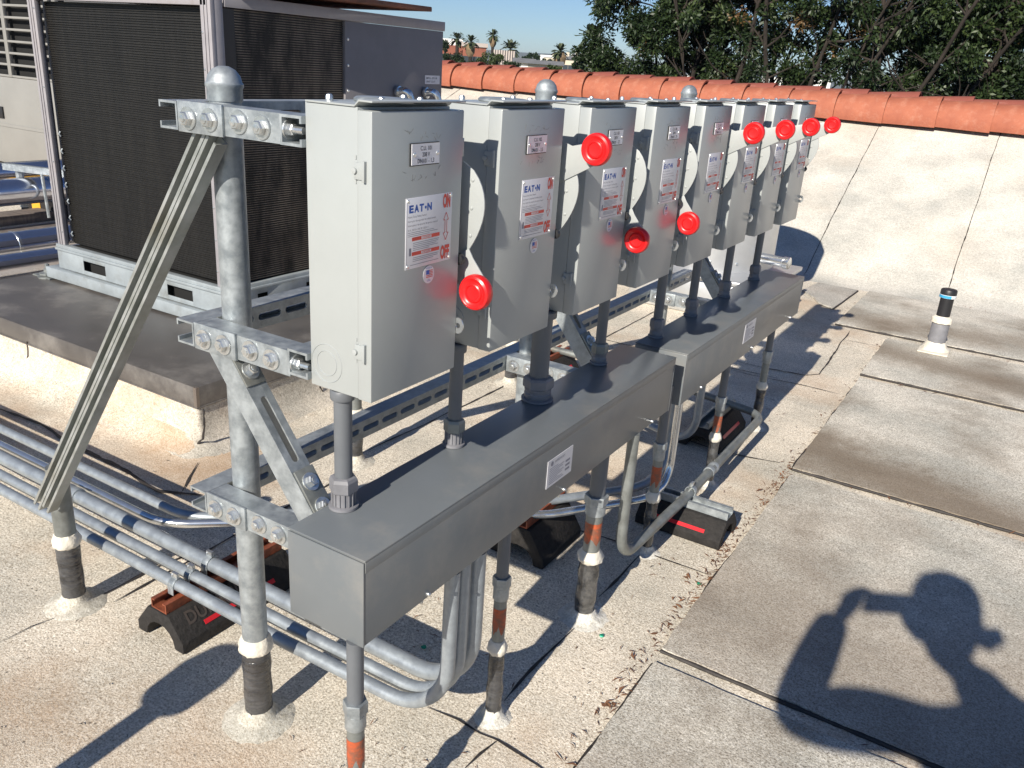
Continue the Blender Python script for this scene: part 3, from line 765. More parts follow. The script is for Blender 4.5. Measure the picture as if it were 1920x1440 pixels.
words = ['nearest grey disconnect switch, red knob down, tagged 101', 'second grey disconnect switch from the camera, red knob up',
 'third grey disconnect switch in the row, red knob hanging down in shade', 'fourth disconnect switch in the row, red knob down in sunlight',
 'fifth disconnect switch in the row, first of the four in a run with knobs up', 'sixth disconnect switch in the row, red knob up',
 'seventh disconnect switch, last but one in the row, knob up', 'farthest disconnect switch, red knob up against the sloped roof']
for i in range(8):
    up = UP[i]
    o = root('disconnect_switch', OR+Vector((0, PIT*i, 0)), words[i], 'disconnect switch', 'grey disconnect switches in a row')
    def P_(name, me, par=None): return link(name, me, par or o)
    P_('enclosure', shared('enclosure', f_body, M['box'], .0012)); P_('door', shared('door', f_cover, M['box'], .0022))
    P_('top_hood', shared('top_hood', f_top, M['box'], .0006)); P_('hub_plate', shared('hub_plate', f_hub, M['galv'])); P_('hood_screws', shared('hood_screws', f_hubs, M['bolt']))['kind'] = 'stuff'
    for z in (1.330, 1.034):
        h = P_('hinge', shared(('hinge', z), f_hinge(z), M['box'], .0006)); P_('hinge_screw', shared(('hinge_screw', z), f_hpin(z), M['box_in']), h)
    P_('knockout', shared('knockout', f_ko, M['box']))
    lp = P_('label_plate', shared('label_plate', f_label, M['label'], .0003))
    P_('blue_lettering', shared('blue_lettering', f_lab_blue, M['txtblue'], 0, False), lp); P_('red_lettering', shared('red_lettering', f_lab_red, M['txtred'], 0, False), lp)
    P_('small_print', shared('small_print', f_lab_grey, M['txtgrey'], 0, False), lp); P_('rivets', shared('rivets', f_rivets, M['bolt']), lp)['kind'] = 'stuff'
    fl = P_('flag_sticker', shared('flag_sticker', f_flag, M['label'])); P_('flag_stripes', shared('flag_stripes', f_flag_red, M['txtred'], 0, False), fl); P_('flag_canton', shared('flag_canton', f_flag_blue, M['txtblue'], 0, False), fl)
    tg = P_('name_tag', shared('name_tag', f_tag, M['tagw'])); P_('tag_back', shared('tag_back', f_tagb, M['black']), tg); [P_('tag_screw', shared(('tag_screw', y_), f_tagscr(y_), M['bolt']), tg) for y_ in (TY0+.006, TY1-.006)]
    P_('engraving', shared(('engraving', i), f_tagtxt(i), M['txtblk'], 0, False), tg)
    for q_ in (lp, tg):
        q_.location = Vector((0, random.uniform(-.0016,.0016), random.uniform(-.0016,.0016))); q_.rotation_euler.x = random.uniform(-.007,.007)
    sc = MB(); rs_ = random.Random(i*5+1)
    for _ in range(22):
        yy = OR.y+rs_.uniform(.075,.175); zz = rs_.choice((rs_.uniform(1.312,1.330), rs_.uniform(1.376,1.390))); L_ = rs_.uniform(.002,.006); a_ = rs_.uniform(-.9,2.2)
        sc.obox((XF+.0001, yy, zz), (0,math.cos(a_),math.sin(a_)), (0,-math.sin(a_),math.cos(a_)), (1,0,0), L_, .0003, .0001)
    me_ = meshify('pencil_marks', sc, M['pencil'], OR, 0, False); P_('pencil_marks', me_)['kind'] = 'stuff'
    P_('padlock_eye', shared('padlock_eye', f_hasp, M['bolt']))
    P_('handle_bracket', shared('handle_bracket', f_bracket, M['box'], .001)); P_('handle_guard', shared('handle_guard', f_disc, M['box_in'], .0006)); P_('pivot', shared('pivot', f_hub2, M['black']))
    lv = P_('lever', shared(('lever', up), lambda m, u=up: lever(m, u), M['box_in'], .0008)); P_('knob', shared(('knob', up), lambda m, u=up: knob(m, u), M['red']), lv)
    if i == 7:
        m_ = MB(); m_.lathe([(.010,0),(.020,.001),(.020,.030),(.022,.031),(.022,.040),(.010,.041)], OR+Vector((.05, PIT*i+BW+.012, .245)), (.35,-.9,-.1), 20); part('chrome_knob', m_, M['conduitbright'], o)

# conduit drops from switch to wireway
CY = [1.029,1.377,1.73,2.086,2.504,2.839,3.204,3.60]; CXX = [-.957,-.957,-.952,-.957,-.955,-.962,-.962,-.962]
RR = [.0165,.0145,.0240,.0150,.0150,.0150,.0150,.0150]
drops = ['first grey conduit drop, under the nearest switch, sunlit beside the knee brace', 'second conduit drop, with a ribbed pale fitting on the wireway', 'thickest conduit drop, under the second switch gap with a large hub',
 'fourth conduit drop, at the far end of the near wireway', 'first conduit drop on the farther wireway', 'second conduit drop on the farther wireway', 'third conduit drop on the farther wireway', 'last conduit drop, nearest the sloped roof']
for i in range(8):
    zb = .7127 if i < 4 else .6942; x, y, r = CXX[i], CY[i], RR[i]
    o = root('conduit_drop', (x, y, zb), drops[i], 'conduit', 'conduit drops between switches and wireways')
    part('pipe', MB().lathe([(r, zb+.012), (r, BZ0-.002)], (x, y, 0), n=20), M['pvc'], o)
    hx = MB(); hx.lathe([(r*1.55,.034),(r*1.62,.036),(r*1.62,.056),(r*1.45,.062),(r*1.15,.064)], (x, y, zb), n=6)
    part('locknut', MB().lathe([(r*1.62,.0),(r*1.7,.001),(r*1.7,.006),(r*1.3,.008)], (x, y, zb), n=24), M['sleeve'], o)
    part('hub', hx, M['sleeve'] if i not in (1,3) else M['galvdull'], o, smooth=False)
    rb = MB()
    if i < 2:
        rb.lathe([(r*1.28,.007),(r*1.28,.036)], (x, y, zb), n=24)
        for k in range(16):
            t = 2*math.pi*k/16; c = Vector((x+r*1.3*math.cos(t), y+r*1.3*math.sin(t), zb+.021)); rb.obox(c, (math.cos(t),math.sin(t),0), (-math.sin(t),math.cos(t),0), (0,0,1), .0018, .0011, .013)
    else:
        rb.lathe([(r*1.35,.007),(r*1.42,.010),(r*1.42,.020),(r*1.35,.022),(r*1.35,.026),(r*1.42,.028),(r*1.42,.034)], (x, y, zb), n=24)
    part('terminal_adapter', rb, M['sleeve'], o)
    part('top_fitting', MB().lathe([(r*1.3,BZ0-.020),(r*1.36,BZ0-.018),(r*1.36,BZ0-.004),(r*1.25,BZ0-.0015)], (x, y, 0), n=24), M['pvc'], o)

# risers from the roof into the wireways
RIS = [(-.832,.920,.0155),(-.833,1.415,.0145),(-.838,1.908,.0225),(-.834,2.352,.0150),(-.836,2.96,.0145),(-.860,3.66,.0150)]
rl = ['nearest riser conduit, cut by the bottom of the picture', 'thin riser with a wrinkled black wrap in front of the bent conduits', 'thick riser with orange paint and a shiny black wrap', 'riser standing in the gap between the two wireways', 'foil wrapped riser beside the black support block', 'last riser, near the far end of the farther wireway']
for i, (x, y, r) in enumerate(RIS):
    zt = .537 if i < 3 else (.60 if i == 3 else .521)
    o = root('riser_conduit', (x, y, 0), rl[i], 'conduit', 'risers from the roof into the wireways')
    k = 1.0 if i != 4 and i != 5 else .93
    part('pipe', MB().lathe([(r, .40*k), (r, zt)], (x, y, 0), n=20), M['pvc'], o)
    part('coupling', MB().lathe([(r*1.45,.405*k),(r*1.5,.403*k),(r*1.5,.380*k),(r*1.25,.374*k)], (x, y, 0), n=6), M['galv'], o, smooth=False)
    part('coupling_ring', MB().lathe([(r*1.2,.345*k),(r*1.28,.347*k),(r*1.28,.378*k),(r*1.1,.380*k)], (x, y, 0), n=20), M['galv'], o)
    part('steel_nipple', MB().lathe([(r*1.06,.20),(r*1.06,.346*k)], (x, y, 0), n=20), M['galvdull'], o)
    pa = MB(); n = 24; b = 0   # sprayed orange band, ragged lower edge, 0.4 mm proud
    for q in range(n):
        t = 2*math.pi*q/n; rr = r*1.06+.0004; z0 = .262*k+(.012*math.sin(q*1.3+i)+.008*random.uniform(-1,1))
        pa.v += [Vector((x+rr*math.cos(t), y+rr*math.sin(t), .322*k)), Vector((x+rr*math.cos(t), y+rr*math.sin(t), z0))]
    pa.f += [(2*q, 2*q+1, (2*q+3)%(2*n), (2*q+2)%(2*n)) for q in range(n)]
    if i < 5: part('orange_paint', pa, M['orange'], o)
    a, b_, f_ = MB(), MB(), MB()
    pr = [(r*(1.32+.10*math.sin(q*1.7+i)+random.uniform(-.05,.05)), .004+.20*q/10) for q in range(11)]
    a.lathe(pr, (x, y, 0), n=18, jit=.05); part('wrap', a, M['wrap' if i in (0,1,5) else 'foil'], o)
    b_.lathe([(r*1.30,.192),(r*1.62,.199),(r*1.70,.209),(r*1.4,.222),(r*1.08,.230)], (x, y, 0), n=24, jit=.08); part('mastic_collar', b_, M['mastic'], o)
    f_.lathe([(r*3.3,.000),(r*2.6,.004),(r*2.0,.008),(r*1.62,.018),(r*1.36,.028)], (x, y, 0), n=36, jit=.06); part('base_flashing', f_, M['flashw'], o)

# ------------------------------------------------------------------ horizontal conduit runs
zc = .152
def run(pts, r, m, label, rb, grp='bent conduits running under the wireways', coup=(), straps=()):
    mb = MB(); path = smooth_path(pts, rb, 12); mb.tube(path, r, 18)
    p0 = Vector(pts[0]); o = root('conduit', path[len(path)//2], label, 'conduit', grp)
    part('pipe', mb, m, o)
    for c, d in coup:
        d = Vector(d).normalized(); c = Vector(c)
        q = MB(); q.lathe([(r*1.02,-.034),(r*1.22,-.033),(r*1.25,-.022),(r*1.22,-.012),(r*1.16,-.010),(r*1.16,.010),(r*1.22,.012),(r*1.25,.022),(r*1.22,.033),(r*1.02,.034)], c, d, 18)
        part('coupling', q, M['galv'], o)
    return o
zb1 = .530
run([(-6.2,1.295,zc+.005),(-.828,1.295,zc+.005),(-.828,1.295,zb1+.004)], .0205, M['conduit'], 'thickest of the three conduits that bend up into the near wireway', .155, coup=[((-2.34,1.295,zc+.005),(1,0,0))])
run([(-6.2,1.232,zc),(-1.3,1.232,zc),(-.826,1.240,zc),(-.826,1.242,zb1+.004)], .0160, M['conduit'], 'middle thin conduit bending up into the near wireway', .15)
run([(-6.2,1.182,zc),(-1.3,1.182,zc),(-.824,1.196,zc),(-.824,1.202,zb1+.004)], .0160, M['conduit'], 'outermost thin conduit, lowest in the picture, bending up into the near wireway', .15)
run([(-6.2,1.420,zc),(-1.95,1.420,zc),(-1.17,2.16,zc),(-.93,2.50,zc),(-.93,2.72,zc),(-.93,2.72,.53)], .0150, M['conduit'], 'conduit behind the thick one, curving away under the rack to the farther wireway', .22)
run([(-6.2,1.350,zc),(-1.98,1.350,zc),(-1.09,2.13,zc),(-.875,2.44,zc),(-.875,2.60,zc),(-.875,2.60,.53)], .0135, M['conduitbright'], 'bright thin conduit curving beside its neighbour to the farther wireway', .22)
run([(-.815,2.068,.540),(-.815,2.068,.118),(-.800,2.55,.118),(-.800,3.52,.125),(-1.50,3.66,.13),(-2.3,3.68,.13)], .0170, M['conduitbright'] if False else M['galvdull'], 'pale conduit looping from the near wireway out over the black block and back', .10, coup=[((-.802,2.86,.118),(0,1,0))])
run([(-.93,3.0,.525),(-.93,3.0,.13),(-1.8,3.30,.13)], .0150, M['conduit'], 'conduit dropping from the middle of the farther wireway to the roof', .12)

# clamps on the three front conduits
def clamp(c, r, d, up, label):
    c = Vector(c); d = Vector(d).normalized(); up = Vector(up); s = d.cross(up).normalized()
    m_ = MB(); path = []
    for k in range(13):
        t = -math.pi*.15+math.pi*1.3*k/12; path.append(c+(s*math.cos(t)+up*math.sin(t))*(r+.002))
    for a_, b_ in zip(path[:-1], path[1:]):
        mid = (a_+b_)/2; m_.obox(mid, b_-a_, d, (mid-c), (b_-a_).length/2*1.08, .011, .0016)
    m_.box(c.x-.011, c.x+.011, c.y-r-.0045, c.y-r-.002, c.z-r-.010, c.z+.002)
    m_.box(c.x-.011, c.x+.011, c.y+r+.002, c.y+r+.0045, c.z-r-.010, c.z+.002)
    o = single('pipe_clamp', m_, M['galv'], label, 'clamp', 'strut clamps on the conduits', bev=.0004)
    b_ = MB(); b_.lathe([(.007,0),(.0075,.003),(.006,.005),(.002,.0055)], c+up*(r+.010)-d*.004, -d if d.x else -d, 12); b_.obox(c+up*(r+.008), d, s, up, .011, .0045, .010)
    part('clamp_screw', b_, M['bolt'], o)
clamp((-1.70,1.182,zc), .0150, (1,0,0), (0,0,1), 'clamp on the front thin conduit above the lettered block')
clamp((-1.70,1.232,zc), .0150, (1,0,0), (0,0,1), 'clamp on the middle thin conduit above the lettered block')
clamp((-1.70,1.295,zc+.005), .0205, (1,0,0), (0,0,1), 'largest clamp, on the thick conduit above the lettered block')
clamp((-.800,2.64,.120), .0170, (0,1,0), (0,0,1), 'clamp holding the looping conduit to the block with the bright strut')

for (x, y, m_n, lab) in ((-2.12,1.232,'label','white printed tape round the middle thin conduit beside the left post'),(-2.13,1.182,'cyan','blue tape round the outermost thin conduit beside the left post')):
    q = MB(); q.lathe([(.0153,-.022),(.0156,-.021),(.0156,.021),(.0153,.022)], (x, y, zc), (1,0,0), 18)
    single('tape_band', q, M[m_n], lab, 'tape')
# rubber support blocks
def block(c, along, L, label, strutmat, h=.095, wtop=.085, wbot=.185, txt=None, red=True, strut_h=.028, strut_len=None):
    c = Vector(c); a = Vector(along).normalized(); s = a.cross(Vector((0,0,1)))   # s: right hand side
    o = root('support_block', c, label, 'support block', 'black rubber support blocks')
    P = [(-wtop/2,h),(wtop/2,h),(wbot/2,.030),(wbot/2,0),(wbot/2-.035,0)]
    for k in range(1, 8):
        t = math.pi*k/8; P.append(((wbot/2-.037)*math.cos(t), .006+.050*math.sin(t)))
    P += [(-wbot/2+.035,0),(-wbot/2,0),(-wbot/2,.030)]
    m_ = MB(); m_.prism([c-a*L/2+s*p+Vector((0,0,q+.003)) for p, q in P], a*L); part('rubber_body', m_, M['rubber'], o, bev=.002)
    n_ = Vector((0,0,1))
    if red:
        d = Vector((0,0,.030))+s*(wbot/2)-Vector((0,0,h))-s*(wtop/2); dn = d.normalized(); nn = a.cross(dn); nn = nn if nn.dot(s) > 0 else -nn
        for sg in (1, -1):
            dd = Vector((0,0,.030-h))+s*sg*(wbot/2-wtop/2); ddn = dd.normalized(); nn = s*sg*abs(dd.z)+Vector((0,0,1))*(wbot/2-wtop/2); nn.normalize()
            top = c+s*sg*wtop/2+Vector((0,0,h+.003))
            m_ = MB(); m_.obox(top+ddn*dd.length*.72+nn*.0008, a, ddn, nn, L*.30, .0065, .0008); part('red_strip', m_, M['redtape'], o)
            if txt and sg == 1:
                t_ = MB(); add_text(t_, txt, top+ddn*dd.length*.54+nn*.0012-a*L*.40, a, -ddn, .052, L*.62, .02)
                part('moulded_lettering', t_, M['letter'], o, smooth=False)
    sl = (strut_len or L)/2-.004
    m_ = MB(); hs = strut_h
    m_.box(0,0,0,0,0,0); m_ = MB()
    P = [(-.030,0),(-.030,hs),(-.016,hs),(-.016,hs-.004),(-.026,hs-.004),(-.026,.004),(.026,.004),(.026,hs-.004),(.016,hs-.004),(.016,hs),(.030,hs),(.030,0)]
    m_.prism([c-a*sl+s*p+Vector((0,0,q+h+.004)) for p, q in P], a*sl*2); part('strut', m_, strutmat, o, smooth=False)
    return o
block((-1.70,1.325,0), (0,1,0), .41, 'black rubber block with moulded letters and rusty strut under the near conduits', M['rust'], txt='DURA-BLOK')
block((-1.155,2.17,0), (0,1,0), .26, 'black block with an orange-brown strut just behind the near wireway', M['rust'], h=.12, wbot=.20, red=False)
block((-.790,2.60,0), (1,0,0), .31, 'black block with a bright red strip and galvanised strut beside the pads', M['galv'], h=.085, strut_h=.026)
block((-.985,3.44,0), (0,1,0), .36, 'black block in shade under the farther wireway loop', M['galvdull'])
block((-1.93,3.62,0), (0,1,0), .30, 'black block seen through the gap behind the thick conduit drop', M['rust'])
# vent pipe near the pads
vx, vy = -.325, 5.60
o = root('vent_pipe', (vx, vy, 0), 'black capped vent pipe with blue and white band rising from the pads', 'vent pipe')
part('pipe', MB().lathe([(.038,.20),(.038,.372)], (vx, vy, 0), n=24), M['black'], o)
part('cap', MB().lathe([(.044,.365),(.046,.367),(.046,.394),(.042,.400),(.002,.402)], (vx, vy, 0), n=24), M['black'], o)
part('white_band', MB().lathe([(.0466,.350),(.0468,.351),(.0468,.368),(.0466,.369)], (vx, vy, 0), n=24), M['white'], o)
m_ = MB(); n = 24
for q in range(12):
    for zz in (.351, .367):
        t = math.pi*1.05+math.pi*.62*q/11; m_.v.append(Vector((vx+.0474*math.cos(t), vy+.0474*math.sin(t), zz)))
m_.f = [(2*q, 2*q+1, 2*q+3, 2*q+2) for q in range(11)]; part('blue_tape', m_, M['cyan'], o)
part('sleeve', MB().lathe([(.052,.02),(.050,.19),(.046,.205)], (vx, vy, 0), n=24, jit=.012), M['sleeve'], o)
part('mastic_collar', MB().lathe([(.05,.190),(.060,.196),(.058,.222),(.042,.236)], (vx, vy, 0), n=24, jit=.05), M['mastic'], o)
f_ = MB(); f_.lathe([(.085,.012),(.080,.03),(.062,.05),(.054,.075)], (vx, vy, 0), n=18, jit=.09); part('base_flashing', f_, M['mastic'], o)
f_ = MB(); f_.box(vx-.085, vx+.085, vy-.115, vy+.08, .016, .024); part('flashing_patch', f_, M['mastic'], o, bev=.004)
# roof pipe behind the camera whose shadow crosses the lower left corner
o = root('roof_vent', (-1.452, -.02, 0), 'galvanised roof vent with a flat hood, outside the picture to the lower left', 'vent')
part('pipe', MB().lathe([(.032,0),(.032,.60)], (-1.452,-.02,0), n=20), M['galv'], o)
part('hood', MB().lathe([(.03,.58),(.07,.60),(.075,.66),(.06,.70),(.02,.72),(.001,.722)], (-1.452,-.02,0), n=24), M['galv'], o)

# ------------------------------------------------------------------ kerb under the air conditioner
KX, KY, KZ = -2.587, 1.963, .25           # near right corner of the flashing top
kerb = root('roof_kerb', (-4.2, 3.6, 0), 'granule-covered roof kerb with a brown metal flashing cap under the condenser', 'roof kerb')
b = len([0]); m_ = MB()
def kerb_side(p0, p1, out):
    p0 = Vector(p0); p1 = Vector(p1); out = Vector(out); L = (p1-p0).length; n = int(L/.06)
    prof = [(.145,-.004),(.095,.012),(.055,.035),(.028,.07),(.016,.11),(.012,KZ-.03)]
    bb = len(m_.v); k = len(prof)
    for i in range(n+1):
        q = p0.lerp(p1, i/n)
        for o_, z in prof:
            o2 = o_*(1+.10*mnoise.noise(Vector((q.x*3, q.y*3, z*9))))
            m_.v.append(q+out*o2+Vector((0,0,z)))
    for i in range(n):
        for j in range(k-1):
            a = bb+i*k+j; m_.f.append((a, a+1, a+1+k, a+k))
inset = .012
kerb_side((-4.60,KY+inset,0), (KX-inset,KY+inset,0), (0,-1,0)); kerb_side((KX-inset,KY+inset,0), (KX-inset,5.6,0), (1,0,0))
# rounded outer corner fillet
prof = [(.145,-.004),(.095,.012),(.055,.035),(.028,.07),(.016,.11),(.012,KZ-.03)]
bb = len(m_.v)
for i in range(9):
    a = -math.pi/2+math.pi/2*i/8
    for o_, z in prof: m_.v.append(Vector((KX-inset+o_*math.cos(a), KY+inset+o_*math.sin(a), z)))
for i in range(8):
    for j in range(5): q = bb+i*6+j; m_.f.append((q, q+1, q+7, q+6))
kerb_side((-4.588,5.6,0), (-4.588,KY+inset,0), (-1,0,0))
part('kerb_base', m_, M['curb'], kerb)
m_ = MB(); m_.box(-4.603, -4.599, KY-.003, 5.6, KZ-.083, KZ+.0015); part('cap_face', m_, M['cap'], kerb, bev=.0007)
m_ = MB(); m_.box(-4.60, KX-.004, KY+.004, 5.6, KZ-.006, KZ); part('cap_top', m_, M['cap'], kerb, smooth=False)
m_ = MB(); m_.box(-4.60, KX, KY-.003, KY+.0005, KZ-.083, KZ+.0015); m_.box(-4.60, KX+.001, KY-.006, KY-.0005, KZ-.086, KZ-.080); part('cap_face', m_, M['cap'], kerb, bev=.0007)
m_ = MB(); m_.box(KX-.0005, KX+.003, KY-.003, 5.6, KZ-.083, KZ+.0015); m_.box(KX+.0005, KX+.006, KY-.006, 5.6, KZ-.086, KZ-.080); part('cap_face', m_, M['cap'], kerb, bev=.0007)
m_ = MB(); m_.box(KX-.012, KX+.0045, KY-.0045, KY+.010, KZ-.084, KZ+.002); part('corner_seam', m_, M['capedge'], kerb)
def craft(pxs, w0, fn3):
    """crack drawn on the kerb's granule skin as a thin raised bead"""
    pts = [fn3(*q) for q in pxs]; m_ = MB()
    out = []
    for a, b in zip(pts[:-1], pts[1:]):
        for k in range(5): out.append(a.lerp(b, k/5)+Vector((random.uniform(-.002,.002), 0, random.uniform(-.002,.002))))
    out.append(pts[-1]); m_.tube(out, [w0*random.uniform(.5,1.2) for _ in out], 5); part('seam', m_, M['tar'], kerb)
craft([(381,766),(383,800),(380,822),(368,836)], .0045, lambda x, y: hit(x, y, 1, KY-.03-.0*y))
craft([(50,640),(53,668),(45,690)], .004, lambda x, y: hit(x, y, 1, KY-.006))
craft([(600,725),(612,745),(620,765)], .0045, lambda x, y: hit(x, y, 0, KX+.03))
craft([(202,720),(198,740),(184,760)], .004, lambda x, y: hit(x, y, 1, KY-.014))

# ------------------------------------------------------------------ condenser unit
AX1, AX0, AY0, AY1, AZT = -3.06, -4.36, 2.535, 4.13, 1.69
ac = root('condenser_unit', ((AX0+AX1)/2, (AY0+AY1)/2, KZ), 'big rooftop condenser with black coils in mauve-grey corner frames', 'air conditioner')
ZR0, ZR1, ZR2 = KZ+.012, KZ+.075, KZ+.175
m_ = MB(); m_.box(AX0-.10, AX1+.02, AY0-.045, AY0+.03, ZR0, ZR1-.006); part('skid_rail', m_, M['acrail'], ac, bev=.003)
m_ = MB(); m_.box(AX1-.045, AX1+.035, AY0+.034, AY1+.05, ZR0, ZR1-.006); part('skid_rail', m_, M['acrail'], ac, bev=.003)
def fork_rail(axis):
    m_ = MB(); holes = (.17,.31),(.68,.82)
    if axis == 0:
        L0, L1 = AX0-.01, AX1+.012; y = AY0-.020
        xs = [0]+[h for p in holes for h in p]+[1]
        for i in range(0, len(xs)-1, 2): m_.box(L0+(L1-L0)*xs[i], L0+(L1-L0)*xs[i+1], y, y+.004, ZR1, ZR2)
        for p, q in holes:
            m_.box(L0+(L1-L0)*p, L0+(L1-L0)*q, y, y+.004, ZR1, ZR1+.022); m_.box(L0+(L1-L0)*p, L0+(L1-L0)*q, y, y+.004, ZR2-.026, ZR2)
        m_.box(L0, L1, y-.012, y+.02, ZR2, ZR2+.012); m_.box(L0, L1, y-.004, y+.03, ZR2+.0125, ZR2+.030)
    else:
        L0, L1 = AY0-.0, AY1; x = AX1+.014
        ys = [0,.10,.14,.30,.42,.75,.88,1]
        for i in range(0, 8, 2): m_.box(x, x+.004, L0+(L1-L0)*ys[i], L0+(L1-L0)*ys[i+1], ZR1, ZR2)
        for i in (1,3,5):
            p, q = ys[i], ys[i+1]; m_.box(x, x+.004, L0+(L1-L0)*p, L0+(L1-L0)*q, ZR1, ZR1+.03); m_.box(x, x+.004, L0+(L1-L0)*p, L0+(L1-L0)*q, ZR2-.026, ZR2)
        m_.box(x-.016, x+.012, L0, L1, ZR2, ZR2+.012); m_.box(x-.024, x+.004, L0, L1, ZR2+.0125, ZR2+.030)
    part('base_rail', m_, M['acrail'], ac, bev=.001)
fork_rail(0); fork_rail(1)
m_ = MB(); m_.box(AX0+.05, AX1-.03, AY0+.02, AY1-.03, ZR1, ZR2+.02); part('base_pan', m_, M['deep'], ac)  # pan coloured near-black to paint the shade below the coils
CZ0, CZ1 = ZR2+.034, AZT-.05
m_ = MB(); m_.box(AX0+.06, AX1-.05, AY0+.040, AY0+.10, CZ0, CZ1); part('coil', m_, M['coil'], ac)
m_ = MB(); n = 112
for k in range(n):
    z = CZ0+(CZ1-CZ0)*(k+.5)/n; sag = .0007*math.sin(k*1.7)
    m_.box(AX0+.06, AX1-.05, AY0+.034, AY0+.0395, z+sag, z+sag+.0042)
fs = part('coil_fins', m_, M['fin'], ac, smooth=False, kind='stuff')
yC = 3.345
m_ = MB(); m_.box(AX1-.075, AX1-.015, AY0+.06, yC-.02, CZ0, CZ1); part('coil', m_, M['coil'], ac)
m_ = MB()
for k in range(n):
    z = CZ0+(CZ1-CZ0)*(k+.5)/n; m_.box(AX1-.0145, AX1-.008, AY0+.06, yC-.02, z, z+.0042)
part('coil_fins', m_, M['fin2'], ac, smooth=False, kind='stuff')
m_ = MB(); m_.box(AX1-.012, AX1-.004, AY0+.055, AY0+.12, CZ1-.9, CZ1); part('coil_header', m_, M['black'], ac)
# corner posts, folded
def cpost(x, y, sx, name='corner_post'):
    m_ = MB(); W_ = .062
    m_.box(x-(W_ if sx > 0 else 0), x+(0 if sx > 0 else W_), y-.004, y+.018, ZR2+.030, AZT)
    m_.box(x-.006 if sx > 0 else x, x if sx > 0 else x+.006, y+.0185, y+.060, ZR2+.030, AZT)
    for k in (.02, .04):
        m_.box(x-sx*k-.0025, x-sx*k+.0025, y-.0085, y-.0042, ZR2+.030, AZT)
    part(name, m_, M['acpaint'], ac, bev=.0012)
    for k in range(9 if sx > 0 else 4):
        z = ZR2+.1+k*(.145 if sx > 0 else .36)
        s_ = MB(); s_.lathe([(.0045,0),(.004,.003),(.001,.004)], (x-sx*.054, y-.004, z), (0,-1,0), 8); part('screw', s_, M['bolt'], ac)
cpost(AX1+.008, AY0-.008, 1); cpost(AX0-.004, AY0-.010, -1)
for k in range(7):
    m_ = MB(); z_ = .50+k*.085; m_.tube([(AX0+.070,AY0+.030,z_),(AX0+.066,AY0+.024,z_+.012),(AX0+.070,AY0+.030,z_+.024)], .0045, 8); part('return_bend', m_, M['conduit'], ac)
m_ = MB(); m_.box(AX1-.012, AX1+.010, AY0+.062, AY1+.006, AZT-.046, AZT+.002); m_.box(AX0, AX1-.013, AY0-.012, AY0+.03, AZT-.046, AZT+.002); part('top_rail', m_, M['acpaint'], ac, bev=.0015)
m_ = MB(); m_.box(AX0, AX1-.013, AY0+.03, AY1, AZT-.02, AZT); part('top_pan', m_, M['acpaint'], ac)
m_ = MB(); m_.box(AX1-.03, AX1+.004, yC-.018, AY1-.002, ZR2+.034, AZT-.048); part('side_panel', m_, M['acpanel'], ac, bev=.002)
m_ = MB(); m_.box(AX0+.02, AX1-.03, AY1-.03, AY1-.004, ZR2+.034, AZT-.05); part('rear_panel', m_, M['acpanel'], ac)
m_ = MB(); m_.box(AX0, AX0+.02, AY0+.06, AY1-.004, ZR2+.034, AZT-.05); part('rear_panel', m_, M['acpanel'], ac)
for z in (1.56, 1.44, 1.32, 1.2): 
    s_ = MB(); s_.lathe([(.007,0),(.006,.004),(.001,.005)], (AX1+.004, yC, z), (1,0,0), 8); part('screw', s_, M['bolt'], ac)
P0 = hit(797,141,0,AX1+.005); P1 = hit(824,158,0,AX1+.005)
m_ = MB(); m_.box(AX1+.0045, AX1+.0058, P0.y, P1.y, P1.z, P0.z); lo = part('warning_label', m_, M['label'], ac)
m_ = MB(); W_ = P1.y-P0.y; H_ = P0.z-P1.z
add_text(m_, 'MFG. 07/18', (AX1+.0062, P0.y+W_*.08, P1.z+H_*.58), (0,1,0), (0,0,1), H_*.30, W_*.72, .01); add_text(m_, 'UNIT CU-7', (AX1+.0062, P0.y+W_*.08, P1.z+H_*.18), (0,1,0), (0,0,1), H_*.30, W_*.60, .01)
part('print', m_, M['txtblk'], lo, smooth=False)
for (px, py) in ((745,172),(797,174)):
    c = hit(px, py, 0, AX1+.01); 
    m_ = MB(); m_.tube(smooth_path([c, c+Vector((.06,.015,.01)), c+Vector((.075,.045,-.075))], .045, 8), .022, 14); m_.lathe([(.030,0),(.031,.003),(.031,.016),(.024,.018)], c+Vector((.0,0,0)), (1,.1,0), 14)
    m_.lathe([(.026,0),(.030,.004),(.030,.022),(.022,.026)], c+Vector((.075,.045,-.10)), (0,0,1), 14)
    part('pipe_elbow', m_, M['conduitbright'], ac)
    m_ = MB(); m_.tube([c+Vector((.075,.045,-.095)), (AX1+.085, c.y+.045, KZ+.02)], .018, 12); part('refrigerant_pipe', m_, M['conduitbright'], ac)
# isolator foot
fx, fy = G(88,535,KZ).x, G(88,535,KZ).y
m_ = MB(); m_.lathe([(.055,.0),(.055,.006),(.03,.012),(.045,.016),(.045,.024),(.02,.03),(.02,.045),(.012,.05),(.012,.07),(.004,.075)], (AX0-.13, AY0-.02, KZ), n=8)
m_.box(AX0-.22, AX0-.06, AY0-.055, AY0+.03, KZ+.001, KZ+.008)
part('vibration_foot', m_, M['galvdull'], ac, smooth=False)
